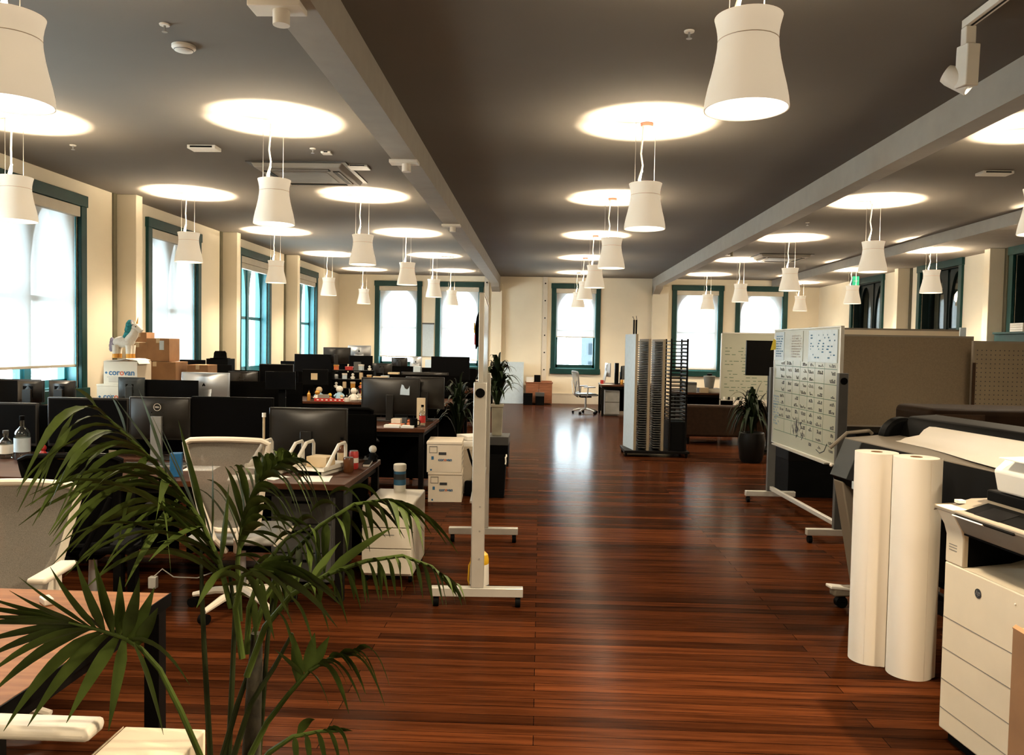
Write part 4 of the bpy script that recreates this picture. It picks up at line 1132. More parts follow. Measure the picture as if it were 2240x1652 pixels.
# ================================================================== pedestal, canister, banker boxes
pw = thing('drawer_pedestal', 'white three drawer pedestal beside the walnut desk end', 'drawer unit', (-0.995, 5.51, 0))
MB().box(-0.17, 0.17, -0.27, 0.29, 0.05, 0.535).build('carcass', 'whitem', pw, bevel=0.012, seg=3)
for k, (z0, z1) in enumerate(((0.07, 0.235), (0.24, 0.375), (0.38, 0.515))):
    d = MB().box(-0.166, 0.166, -0.292, -0.27, z0, z1).build('drawer', 'whitem', pw, bevel=0.004)
    MB().box(-0.03, 0.05, -0.2935, -0.292, (z0+z1)/2+0.02, (z0+z1)/2+0.026).build('finger_pull', 'greyp', d)
for sx in (-1, 1):
    for sy in (-1, 1): MB().cyl((sx*0.15-0.012, sy*0.22, 0.025), (sx*0.15+0.012, sy*0.22, 0.025), 0.025, seg=12).build('caster', 'black', pw)
cn = thing('wipes_canister', 'white wipes canister with blue label on the pedestal', 'canister', (-1.00, 5.72, 0.535))
MB().lathe([(0, 0), (0.042, 0), (0.043, 0.004), (0.043, 0.16), (0, 0.16)], seg=28).build('tub', 'white', cn)
MB().lathe([(0.0436, 0.045), (0.0436, 0.145)], seg=28).build('label', 'inkblue', cn)
MB().lathe([(0.0440, 0.085), (0.0440, 0.125)], seg=28).build('label_band', 'inkblack', cn)
MB().lathe([(0.046, 0.155), (0.047, 0.16), (0.046, 0.19), (0.04, 0.196), (0, 0.197)], seg=28).build('lid', 'white', cn)
figurine('small white and black bottle stopper behind the canister', (-1.22, 5.82, DZ), 'black', 'white', 0.12)
banker_box('lower white lettered carton stacked on the floor beside the aisle', (-0.955, 8.24, 0.0), 0.06, (0.34, 0.44, 0.30), small=True)
banker_box('upper white lettered carton stacked beside the aisle', (-0.965, 8.24, 0.305), 0.05, (0.35, 0.45, 0.305), small=True)
wbx = banker_box('white storage carton with loose papers behind the aisle cartons', (-0.78, 8.78, 0.0), 0.05, (0.26, 0.5, 0.50), word=False)
sheet_('loose papers piled on the white storage carton', (-0.78, 8.74, 0.505), 0.2, 0.26, 0.4, t=0.05, name='paper_pile')
sheet_('crumpled top papers on the white storage carton', (-0.76, 8.8, 0.56), 0.5, 0.2, 0.3, t=0.04, name='paper_pile')
bk_ = thing('shoulder_bag', 'black bag strap hanging against the white storage carton', 'bag', (-0.66, 8.42, 0.0))
MB().tube([(-0.09, -0.01, 0.5), (-0.06, -0.02, 0.40), (-0.01, -0.02, 0.26), (0.03, -0.02, 0.20)], 0.014, 6).build('strap', 'black', bk_)
MB().box(-0.12, 0.02, -0.05, 0.02, 0, 0.16).build('bag_body', 'black', bk_, bevel=0.02)

# ================================================================== edge-on rolling whiteboard by the aisle
def rolling_board(label, p0, p1, z0, z1, foot=0.56, m='wboard', post_z=1.375, bar=True, post='alu'):
    """p0 near upright, p1 far upright (x,y)"""
    dx, dy = p1[0]-p0[0], p1[1]-p0[1]; L = math.hypot(dx, dy)
    w = thing('rolling_whiteboard', label, 'whiteboard', (p0[0], p0[1], 0), math.atan2(dy, dx)-PI/2)
    MB().box(-0.011, 0.011, 0.02, L-0.02, z0, z1).build('board', m, w)
    MB().box(-0.016, 0.016, -0.002, 0.02, z0-0.012, z1+0.012).box(-0.016, 0.016, L-0.02, L+0.002, z0-0.012, z1+0.012).box(-0.016, 0.016, 0, L, z1, z1+0.014).box(-0.016, 0.016, 0, L, z0-0.014, z0).build('board_frame', 'alu', w, bevel=0.003)
    for y in (-0.032, L+0.032):
        MB().box(-0.040, 0.040, y-0.026, y+0.026, 0.12, post_z).build('upright', post, w, bevel=0.005)
        f = MB().box(-foot/2, foot/2, y-0.028, y+0.028, 0.065, 0.12).build('foot', 'alu', w, bevel=0.004)
        for s in (-1, 1):
            MB().cyl((s*(foot/2-0.03)-0.016, y, 0.03), (s*(foot/2-0.03)+0.016, y, 0.03), 0.03, seg=14).box(s*(foot/2-0.03)-0.012, s*(foot/2-0.03)+0.012, y-0.012, y+0.012, 0.04, 0.068).build('caster', 'black', f)
        k = MB().cyl((0, y-0.034 if y < 0 else y+0.026, post_z-0.065), (0, y-0.026 if y < 0 else y+0.034, post_z-0.065), 0.029, seg=18).build('pivot_knob', 'black', w)
    if bar: MB().box(-0.018, 0.018, 0.0, L, 0.135, 0.175).build('cross_bar', 'alu', w, bevel=0.004)
    MB().box(-0.06, 0.0, 0.15, L-0.15, z0-0.02, z0-0.008).build('marker_tray', 'alu', w)
    return w
wbL = rolling_board('silver framed rolling whiteboard seen edge on beside the aisle', (-0.362, 4.86), (-0.435, 6.40), 0.62, 1.905, bar=False)
for z in (0.30, 0.47, 0.62): MB().cyl((0.01, -0.0605, z), (0.01, -0.057, z), 0.006, seg=8).build('bolt', 'greyp', wbL)
cl = thing('cloth_badge', 'dark coloured cloth hanging on the edge on whiteboard', 'cloth', (-0.435, 5.6, 1.70))
MB().slab([[(0, -0.15, 0.09), (0.002, 0, 0.13), (0, 0.15, 0.12)], [(-0.012, -0.15, 0.0), (-0.015, 0, 0.02), (-0.012, 0.15, 0.0)], [(-0.004, -0.15, -0.13), (-0.006, 0, -0.11), (0, 0.15, -0.12)]], 0.006, (1, 0, 0)).build('cloth', 'fabric', cl)
MB().box(-0.022, -0.014, -0.152, -0.148, -0.02, 0.05).build('yellow_patch', 'yellow', cl); MB().box(-0.018, -0.010, -0.152, -0.148, -0.1, -0.03).build('red_patch', 'red', cl)
yb_ = thing('cleaner_tub', 'white cleaner tub with yellow domed lid behind the whiteboard foot', 'tub', (-0.372, 5.16, 0))
MB().lathe([(0, 0), (0.062, 0), (0.064, 0.01), (0.060, 0.175), (0, 0.178)], seg=28).build('tub', 'white', yb_)
MB().lathe([(0.0648, 0.002), (0.0645, 0.042)], seg=28).build('dark_band', 'inkblack', yb_)
MB().lathe([(0.056, 0.172), (0.060, 0.178), (0.060, 0.205), (0.054, 0.235), (0.035, 0.252), (0, 0.258)], seg=28).build('lid', 'yellow', yb_)
MB().box(-0.010, 0.012, -0.066, -0.0615, 0.07, 0.12).build('red_mark', 'red', yb_)
MB().tube([(-0.06, 0, 0.02), (-0.072, 0, 0.06), (-0.068, 0, 0.16), (-0.05, 0, 0.2)], 0.006, 6).build('side_handle', 'yellow', yb_)

# ================================================================== plants and bins along the aisle
def blade(mb, o, m_, t, w, n=7, up=Vector((0, 0, 1)), fold=0.25, base=0.35):
    o, m_, t = Vector(o), Vector(m_), Vector(t)
    cpt = m_*2-(o+t)/2
    L, Rr, C = [], [], []
    for i in range(n+1):
        s = i/n
        p = o*(1-s)**2 + cpt*2*s*(1-s) + t*s*s
        d = ((cpt-o)*(1-s) + (t-cpt)*s)
        if d.length < 1e-6: d = t-o
        d.normalize()
        side = d.cross(up)
        if side.length < 1e-3: side = d.orthogonal()
        side.normalize(); nn = side.cross(d)
        ww = w/2*(base+(1-base)*min(1, s*4))*(1-max(0, (s-0.35)/0.65)**1.6)
        ww = max(ww, 0.0006)
        C.append(p); L.append(p+side*ww+nn*ww*fold); Rr.append(p-side*ww+nn*ww*fold)
    mb.sheet([[L[i], C[i], Rr[i]] for i in range(n+1)])
def leafy_plant(root, n, r, h, m='leaf2', w=0.05, z0=0.0, droop=0.5, seed=3):
    q = random.Random(seed)
    mbs = [MB() for _ in range(3)]
    for k in range(n):
        a = q.uniform(0, 2*PI); e = q.uniform(0.15, 1.0); zz = z0+q.uniform(0, h*0.45)
        L = r*q.uniform(0.7, 1.1)
        o = (0.02*math.cos(a), 0.02*math.sin(a), zz)
        mid = (L*0.5*math.cos(a)*e, L*0.5*math.sin(a)*e, zz+h*0.42*(1.15-e*0.5))
        tip = (L*math.cos(a)*e, L*math.sin(a)*e, zz+h*(0.62-e*droop*1.25))
        blade(mbs[k % 3], o, mid, tip, w*q.uniform(0.8, 1.2))
    for b in mbs: b.build('foliage', m, root)
cabk = small_box('low_cabinet', 'low black cabinet under the zinc planter beside the aisle', (-0.555, 10.75, 0), (0.30, 0.5, 0.39), 'black', lid='dgrey', cat='cabinet')
pl = thing('potted_dracaena', 'leafy plant in a tall zinc planter beside the aisle', 'plant', (-0.565, 10.68, 0.391))
MB().lathe([(0, 0), (0.085, 0), (0.092, 0.02), (0.105, 0.38), (0.118, 0.385), (0.118, 0.42), (0.10, 0.42), (0.095, 0.36), (0, 0.36)], seg=4).build('planter', 'zinc', pl, smooth=False, bevel=0.004).rotation_euler = (0, 0, PI/4)
MB().lathe([(0, 0.362), (0.07, 0.362), (0.07, 0.366), (0, 0.366)], seg=12).build('soil', 'soil', pl)
MB().tube([(0, 0, 0.36), (0.01, 0, 0.5), (0, 0, 0.72)], 0.014, 8).build('stem', 'trunk', pl)
leafy_plant(pl, 74, 0.40, 0.80, w=0.062, z0=0.36, droop=0.42, seed=5)
pl2 = thing('potted_dracaena', 'dark leafy plant on the floor left of the edge on whiteboard', 'plant', (-1.02, 10.0, 0))
MB().lathe([(0, 0), (0.13, 0), (0.17, 0.34), (0.175, 0.36), (0.155, 0.36), (0.14, 0.3), (0, 0.3)], seg=24).build('planter', 'pot', pl2)
MB().lathe([(0, 0.302), (0.14, 0.302), (0.14, 0.306), (0, 0.306)], seg=16).build('soil', 'soil', pl2)
MB().tube([(0, 0, 0.3), (0.01, 0, 0.6), (0, 0, 0.9)], 0.016, 8).build('stem', 'trunk', pl2)
leafy_plant(pl2, 84, 0.38, 0.85, w=0.055, z0=0.42, droop=0.45, seed=9)
bn = thing('waste_bin', 'tall black waste bin with a white liner beside the aisle', 'bin', (-0.445, 8.40, 0))
MB().lathe([(0, 0), (0.12, 0), (0.125, 0.01), (0.15, 0.43), (0.145, 0.43), (0.12, 0.02), (0, 0.02)], seg=4).build('bucket', 'black', bn, smooth=False, bevel=0.006).rotation_euler = (0, 0, PI/4)
MB().tube([(0.10, -0.10, 0.43), (0.108, -0.06, 0.436), (0.104, 0.0, 0.44), (0.10, 0.1, 0.43)], 0.008, 6).tube([(0.10, -0.105, 0.435), (0.105, -0.108, 0.39), (0.10, -0.11, 0.36)], 0.008, 6).build('liner', 'flap', bn)

# ================================================================== far end of the aisle
cb = thing('wooden_cabinet', 'low reddish wooden cabinet by the back wall left of the aisle window', 'cabinet', (-0.03, 22.05, 0))
MB().box(-0.36, 0.36, -0.25, 0.25, 0.03, 0.58).build('carcass', 'cherry', cb, bevel=0.004)
MB().box(-0.38, 0.38, -0.27, 0.27, 0.58, 0.61).build('cabinet_top', 'cherry', cb, bevel=0.004)
for x0, x1 in ((-0.35, -0.005), (0.005, 0.35)):
    d = MB().box(x0, x1, -0.265, -0.25, 0.05, 0.57).build('door', 'cherry', cb, bevel=0.003)
    MB().box(-0.02 if x0 < 0 else 0.015, -0.015 if x0 < 0 else 0.02, -0.275, -0.265, 0.35, 0.42).build('handle', 'silver', d)
small_box('black_bin', 'small black bin in front of the reddish cabinet, right one', (0.0, 21.62, 0), (0.24, 0.22, 0.34), 'black', cat='bin', lid='dgrey')
small_box('black_bin', 'small black bin in front of the reddish cabinet, left one', (-0.32, 21.58, 0), (0.24, 0.22, 0.32), 'black', cat='bin', lid='black')
small_box('desk_phone', 'black phone standing on the reddish cabinet', (-0.08, 21.98, 0.61), (0.17, 0.12, 0.19), 'black', cat='phone')
book('white papers stacked on the reddish cabinet', (-0.28, 21.95, 0.61), 0.0, 0.2, 0.26, 0.13, 'paper', name='paper_stack')
small_box('flat_box', 'flat reddish box on top of the reddish cabinet', (0.17, 22.0, 0.61), (0.3, 0.3, 0.035), 'cherry')
wp = thing('leaning_foam_board', 'large white foam board leaning on the back wall behind the plant', 'board', (-0.85, 21.9, 0))
MB().obox((0, 0.12, 0.575), (0.78, 0.02, 1.15), (-0.12, 0, 0)).build('board', 'bpaper', wp)
dk = make_desk('dark desk at the far right end of the aisle', 1.42, 2.75, 18.5, 19.6)
gp = thing('file_pedestal', 'grey file pedestal under the desk at the far end of the aisle', 'pedestal', (1.68, 18.9, 0))
MB().box(-0.17, 0.17, -0.3, 0.3, 0.03, 0.60).build('carcass', 'greyp', gp, bevel=0.004)
for k in range(2): MB().box(-0.165, 0.165, -0.318, -0.3, 0.05+k*0.28, 0.31+k*0.28).build('drawer', 'greyp', gp, bevel=0.003)
monitor(1.62, 19.25, 1.22, 0.40, 'silver edged monitor on the desk beside the aisle', rz=PI/2+0.2, style='silver', h=0.33)
monitor(1.98, 19.2, 1.16, 0.46, 'dark monitor on the desk beside the slatted rack', rz=PI/2-0.3, style='matte', h=0.33)
small_box('desk_speaker', 'tall black speaker on the desk at the far end of the aisle', (1.80, 18.95, DZ), (0.09, 0.12, 0.50), 'black', cat='speaker')
sheet_('white papers on the desk behind the far chair', (1.52, 18.72, DZ), 0.4, 0.25, 0.3)
book('magazine stack on the desk at the end of the aisle', (2.4, 19.2, DZ), 0.3, 0.24, 0.3, 0.06, 'bpaper')
mug('dark mug on the desk near the far chair', (1.46, 18.95, DZ), 'red')
can('drink_can', 'small can on the desk by the slatted rack', (1.9, 18.7, DZ), 0.12, 0.033, 'gold')

# ================================================================== slatted rack trolley
rk = thing('sample_rack_trolley', 'wheeled rack of tall white sample panels beside the aisle', 'rack', (1.30, 11.75, 0))
MB().box(-0.05, 0.90, -0.05, 0.62, 0.055, 0.095).build('base_tray', 'blackmetal', rk, bevel=0.006)
for x in (-0.02, 0.86):
    for y in (0.0, 0.56): MB().cyl((x-0.014, y, 0.0275), (x+0.014, y, 0.0275), 0.0275, seg=12).build('caster', 'black', rk)
def lean_panel(xn, xf, z1, mface, medge, nm):
    MB().prism([(xn, 0.0), (xn+0.03, 0.0), (xf+0.03, 0.55), (xf, 0.55)], 'z', 0.096, z1).build(nm, mface, rk, smooth=False)
    MB().prism([(xn-0.001, -0.022), (xn+0.033, -0.022), (xn+0.033, 0.0), (xn-0.001, 0.0)], 'z', 0.096, z1).build('edge_strip', medge, rk, smooth=False)
lean_panel(0.085, -0.01, 1.80, 'bpaper', 'peg', 'sample_panel')
for k, (xn, xf) in enumerate(((0.275, 0.10), (0.485, 0.29))):
    lean_panel(xn, xf+0.11, 1.73, 'printer2', 'peg', 'sample_panel')
    mb = MB()
    for j in range(46): mb.box(xn-0.115, xn-0.004, 0.02, 0.4, 0.13+j*0.0345, 0.142+j*0.0345)
    mb.build('slot_shelf', 'dgrey', rk)
for xx in (0.595, 0.83):
    for yy in (0.0, 0.5): MB().box(xx, xx+0.025, yy, yy+0.025, 0.09, 1.74).build('post', 'blackmetal', rk)
for j in range(22):
    z = 1.70-j*0.055
    s = MB()
    s.box(0.62, 0.83, 0.0, 0.016, z, z+0.012).box(0.62, 0.83, 0.5, 0.516, z, z+0.012).box(0.60, 0.616, 0.02, 0.5, z, z+0.012).box(0.834, 0.852, 0.0, 0.52, z-0.004, z+0.022)
    s.build('slat', 'blackmetal', rk)
    MB().box(0.615, 0.835, 0.20, 0.34, z-0.002, z+0.004).build('tray', 'dgrey', rk)
MB().box(0.60, 0.85, 0.02, 0.5, 0.10, 0.52).build('sample_stack', 'black', rk)
ts = thing('tube_pair', 'two dark tubes standing behind the first sample panel', 'tubes', (1.388, 12.05, 0.096))
for x in (0.0, 0.034): MB().cyl((x, 0, 0), (x, 0, 1.92), 0.013, seg=10).build('tube', 'blackmetal', ts)
MB().tube([(0.0, 0, 1.92), (-0.02, 0, 1.97), (-0.03, 0, 1.96)], 0.004, 6).tube([(0.04, 0, 1.92), (0.03, 0, 1.98)], 0.004, 6).build('hook', 'blackmetal', ts)

# ================================================================== right middle zone
sf = thing('leather_sofa', 'low brown leather sofa with its back to the aisle plants', 'sofa', (3.05, 13.75, 0))
MB().box(-0.62, 0.75, -0.32, -0.10, 0.13, 0.66).build('backrest', 'leather', sf, bevel=0.04, seg=3)
MB().box(-0.62, 0.75, -0.10, 0.42, 0.13, 0.40).build('seat_cushion', 'leather', sf, bevel=0.04, seg=3)
for x0 in (-0.66, 0.66): MB().box(x0, x0+0.14, -0.30, 0.42, 0.10, 0.54).build('armrest', 'leather', sf, bevel=0.03, seg=3)
for x in (-0.55, 0.68):
    for y in (-0.25, 0.35): MB().cyl((x, y, 0), (x, y, 0.14), 0.022, 0.03, seg=10).build('leg', 'blackmetal', sf)
tb = make_desk('table with grey trays behind the leather sofa', 2.7, 4.0, 15.9, 16.7)
small_box('letter_bin', 'grey tray on the table behind the sofa beside the rack', (3.0, 16.2, DZ), (0.24, 0.3, 0.20), 'greyp', lid='dgrey')
bu = thing('grey_bucket', 'grey bucket with dark lid on the table below the back window', 'bucket', (3.42, 16.3, DZ+0.08))
MB().lathe([(0, 0), (0.085, 0), (0.12, 0.24), (0.115, 0.245), (0, 0.235)], seg=24).build('bucket', 'greyp', bu)
MB().lathe([(0, 0.245), (0.06, 0.25), (0.055, 0.29), (0, 0.30)], seg=16).build('lid', 'black', bu)
book('pile of magazines under the grey bucket', (3.42, 16.3, DZ), 0.1, 0.42, 0.3, 0.08, 'dgrey', name='magazine_pile')
small_box('storage_box', 'tan box on the table near the whiteboard stand', (3.26, 16.02, DZ), (0.16, 0.12, 0.10), 'skin_light')
bottle('bottle', 'small gold bottle on the table behind the sofa', (2.82, 16.0, DZ), 0.12, 0.03, 'gold', 'white')
wb3 = thing('standing_whiteboard', 'white marker board with green notes behind the wall television', 'whiteboard', (4.05, 15.3, 0))
MB().box(-0.62, 0.62, -0.01, 0.01, 0.66, 1.90).build('board', 'wboard', wb3)
MB().box(-0.64, -0.62, -0.016, 0.016, 0.1, 1.92).box(0.62, 0.64, -0.016, 0.016, 0.1, 1.92).box(-0.64, 0.64, -0.016, 0.016, 1.90, 1.92).box(-0.64, 0.64, -0.016, 0.016, 0.64, 0.66).build('board_frame', 'alu', wb3)
MB().box(-0.62, 0.62, -0.08, 0.0, 0.63, 0.645).build('marker_tray', 'alu', wb3)
for s in (-0.63, 0.63): MB().box(s-0.02, s+0.02, -0.28, 0.28, 0.0, 0.05).box(s-0.016, s+0.016, -0.016, 0.016, 0.03, 0.2).build('foot', 'alu', wb3)
for k in range(5): MB().box(-0.58+k*0.09, -0.55+k*0.09, -0.07, -0.03, 0.645, 0.70).build('marker', 'black' if k % 2 else 'white', wb3)
mb = MB(); q = random.Random(4)
for k in range(14):
    z = 1.62-k*0.062; x = -0.56
    while x < -0.02+0.3*(k % 3):
        l_ = q.uniform(0.03, 0.1); 
        if q.random() < 0.7: mb.box(x, x+l_, -0.0118, -0.010, z, z+0.010)
        x += l_+q.uniform(0.02, 0.06)
mb.build('marker_writing', 'inkgreen', wb3)
tv = thing('television_stand', 'black television on a tall black stand behind the whiteboard', 'television', (3.62, 12.6, 0))
MB().box(-0.42, 0.42, -0.03, 0.03, 1.20, 1.745).build('casing', 'black', tv, bevel=0.006)
MB().box(-0.405, 0.405, -0.032, -0.030, 1.22, 1.73).build('screen', 'screen', tv)
MB().box(-0.05, 0.05, 0.03, 0.10, 0.05, 1.5).build('column', 'blackmetal', tv)
MB().box(-0.02, 0.24, -0.02, 0.03, 0.10, 1.20).build('cable_cover', 'blackmetal', tv)
MB().box(-0.38, 0.38, -0.25, 0.25, 0.03, 0.07).build('base', 'blackmetal', tv, bevel=0.006)
for x in (-0.34, 0.34):
    for y in (-0.2, 0.2): MB().cyl((x-0.012, y, 0.02), (x+0.012, y, 0.02), 0.02, seg=10).build('caster', 'black', tv)
pr_ = thing('potted_lily', 'dark leafy plant in a black pot in front of the leather sofa', 'plant', (3.02, 11.45, 0))
MB().lathe([(0, 0), (0.13, 0), (0.16, 0.05), (0.19, 0.30), (0.175, 0.42), (0.165, 0.43), (0.15, 0.40), (0, 0.38)], seg=28).build('pot', 'pot', pr_)
MB().lathe([(0, 0.382), (0.15, 0.395), (0.15, 0.4), (0, 0.40)], seg=18).build('soil', 'soil', pr_)
leafy_plant(pr_, 84, 0.42, 0.72, w=0.062, z0=0.40, droop=0.74, seed=14)
mb = MB()
for o_, m2, t_ in (((0, 0, 0.5), (-0.12, 0, 0.95), (-0.33, -0.05, 0.93)), ((0, 0, 0.5), (0.05, 0, 0.95), (0.14, 0, 1.16)), ((0, 0, 0.5), (-0.05, 0, 0.9), (-0.20, 0, 1.05)), ((0, 0, 0.5), (0.1, 0, 0.85), (0.22, 0.05, 1.0))): blade(mb, o_, m2, t_, 0.055)
mb.build('foliage', 'leaf2', pr_)
# near rolling whiteboard facing the aisle
wbR = rolling_board('rolling whiteboard covered in black writing right of the aisle', (2.50, 6.74), (2.44, 8.42), 0.655, 1.80, post_z=1.42, foot=0.52, post='dgrey')  # shade on the backlit posts put in as dark grey
Lb = math.hypot(0.06, 1.68)
q = random.Random(21)
mk, mg, mbk = MB(), MB(), MB()
ys = [0.06, 0.33, 0.55, 0.72, 0.92, 1.12, 1.32, 1.62]
for r_ in range(12):
    z = 1.46-r_*0.066
    for a_, b_ in zip(ys, ys[1:]):
        y = a_+0.03
        if q.random() < 0.9 and not (r_ > 8 and a_ > 0.9):
            for k in range(q.randint(3, 5)):
                hgt = q.uniform(0.012, 0.034); dy = q.uniform(0.010, 0.022)
                mk.prism([(y, z), (y+0.010, z), (y+dy+0.010, z+hgt), (y+dy, z+hgt)], 'x', -0.0125, -0.0112)
                if q.random() < 0.6: mk.prism([(y+dy, z), (y+dy+0.010, z), (y+0.010, z+hgt), (y, z+hgt)], 'x', -0.0127, -0.0112)
                y += dy+q.uniform(0.006, 0.014)
                if y > b_-0.03: break
    if r_ % 2 == 0: mg.box(-0.0119, -0.0112, 0.06, 1.62, z-0.017, z-0.012)
for y in ys[1:-1]: mg.box(-0.0119, -0.0112, y-0.002, y+0.001, 0.78, 1.5)
for k in range(11):
    z = 1.12-k*0.028
    y = 1.66
    for j in range(6):
        d_ = q.uniform(0.012, 0.03)
        if q.random() < 0.8: mbk.prism([(y-d_, z), (y-d_+0.008, z), (y, z+0.017), (y-0.008, z+0.017)], 'x', -0.0125, -0.0112)
        y -= d_+0.006
mk.build('marker_writing', 'inkblack', wbR, smooth=False); mg.build('ruled_lines', 'inkgreen', wbR, smooth=False); mbk.build('marker_writing', 'inkblue', wbR, smooth=False)
dr = MB()
for k in range(16):
    y = 0.95+q.uniform(-.13, .17); z = 0.80+q.uniform(-.05, .10)
    dr.prism([(y, z), (y+0.006, z), (y+q.uniform(-.05, .05), z+q.uniform(.03, .09)), (y+q.uniform(-.04, .04), z+.03)], 'x', -0.0125, -0.0112)
dr.build('marker_drawing', 'inkblack', wbR, smooth=False)
ar = MB().tube([(-0.012, 0.46, 0.72), (-0.012, 0.38, 0.70), (-0.012, 0.28, 0.73), (-0.012, 0.22, 0.80)], 0.004, 6).build('marker_drawing', 'inkblack', wbR)
def pinned(label, y0, y1, z0, z1, mm='bpaper'):
    p = thing('taped_paper', label, 'paper', (2.50, 6.74, 0), wbR.rotation_euler.z)
    MB().box(-0.0145, -0.0128, y0, y1, z0, z1).build('sheet', mm, p, smooth=False)
    m_ = MB()
    for k in range(9):
        z = z1-0.05-k*(z1-z0-0.06)/9
        y = y1-0.05
        while y > y0+0.07:
            l_ = q.uniform(0.01, 0.05)
            if q.random() < (0.55 if y1-y0 > 0.4 else 0.97): m_.box(-0.0152, -0.0144, y-l_, y, z, z+0.012)
            y -= l_+(q.uniform(0.02, 0.09) if y1-y0 > 0.4 else q.uniform(0.008, 0.02))
    m_.build('marker_writing', 'inkgrey' if mm != 'bpaper' else 'inkblue', p, smooth=False)
pinned('large cool white sheet taped at the near top of the whiteboard', 0.06, 0.72, 1.50, 1.785)
pinned('narrow cool white sheet taped at the far top of the whiteboard', 1.38, 1.66, 1.50, 1.785)
pinned('cream sheet taped between the two cool white sheets on the whiteboard', 0.86, 1.22, 1.50, 1.785, 'wboard')
yn = tag(MB().prism([(0, 0), (0.075, 0.01), (0.055, 0.1), (0.03, 0.12), (0.018, 0.08)], 'y', -0.001, 0.001).build('yellow_note', 'yellowpaper'), 'small yellow note hanging at the far edge of the whiteboard', 'note')
yn.location = (2.375, 8.37, 1.60)
# fabric boards and pegboard
def partition_board(label, x0, x1, y, z0, z1, mface, cat='board', holes=False, name='pinboard', pz=None):
    p = thing(name, label, cat, ((x0+x1)/2, y, 0))
    w = (x1-x0)/2
    MB().box(-w+0.02, w-0.02, -0.012, 0.012, z0, z1).build('panel', mface, p, smooth=False)
    MB().box(-w, w, -0.018, 0.018, z1, z1+0.02).box(-w, w, -0.018, 0.018, z0-0.02, z0).box(-w, -w+0.02, -0.018, 0.018, z0, z1).box(w-0.02, w, -0.018, 0.018, z0, z1).build('panel_frame', 'printer2', p)
    for sx in (-1, 1):
        MB().box(sx*(w-0.03)-0.018, sx*(w-0.03)+0.018, -0.014, 0.014, 0.04, z0).build('leg', 'blackmetal', p)
        MB().box(sx*(w-0.03)-0.02, sx*(w-0.03)+0.02, -0.2, 0.2, 0, 0.04).build('foot', 'blackmetal', p)
    if holes:
        h_ = MB()
        nx, nz = int((x1-x0)/0.05), int((z1-z0)/0.05)
        for i in range(1, nx):
            for j in range(1, nz): h_.box(-w+i*0.05-0.0055, -w+i*0.05+0.0055, -0.0128, -0.0119, z0+j*0.05-0.0055, z0+j*0.05+0.0055)
        h_.build('peg_holes', 'inkblack', p, smooth=False)
    return p
partition_board('large beige fabric pinboard behind the rolling whiteboard', 3.25, 5.02, 9.5, 0.74, 1.78, 'pin')
b2 = partition_board('cream topped board standing behind the beige pinboard', 3.3, 5.14, 10.0, 0.7, 1.87, 'printer')
partition_board('perforated pegboard panel at the right frame edge', 4.86, 6.3, 9.2, 0.74, 1.725, 'peg', holes=True, name='pegboard')
MB().box(4.86-5.58+0.0, 4.86-5.58+0.03, -0.03, -0.013, 0.74, 1.5).build('clamp_bar', 'leather', bpy.data.objects['pegboard'])
small_box('blue_card', 'small pale blue card on top of the beige pinboard', (4.90, 9.5, 1.801), (0.07, 0.02, 0.10), 'bpaper', cat='card')
tbk = make_desk('long black desk below the beige pinboard', 3.42, 4.80, 8.75, 9.42, top='black')
sheet_('thin white paper pile on the black desk under the pinboard', (3.98, 8.95, DZ), 0.0, 0.32, 0.2, t=0.012)
sheet_('small cream note on the black desk under the pinboard', (4.30, 8.95, DZ), 0.0, 0.05, 0.1, t=0.01)
gl = thing('green_ledge', 'dark green sill ledge under the nearest right window', 'ledge', (XR, 12.4, 1.62))
MB().box(-0.25, 0.0, -0.95, 0.95, 0.0, 0.30).build('ledge_box', 'green', gl, bevel=0.006)
MB().box(-0.27, 0.0, -0.97, 0.97, 0.30, 0.335).build('ledge_top', 'green', gl, bevel=0.004)
for k in range(4): book('white binder lying in the pile on the dark green ledge, number %s from the bottom' % ('one', 'two', 'three', 'four')[k], (XR-0.14, 12.75, 1.956+k*0.034), 0.0, 0.22, 0.34, 0.033, 'paper', name='binder')
bt = small_box('low_cabinet', 'low black cabinet beyond the near whiteboard feet', (2.98, 9.07, 0), (0.52, 0.6, 0.55), 'black', lid='blackmetal', cat='cabinet')
cbx = small_box('tan_tray', 'tan tray on the side table seen under the whiteboard', (2.95, 9.1, 0.55), (0.3, 0.2, 0.06), 'skin_light')
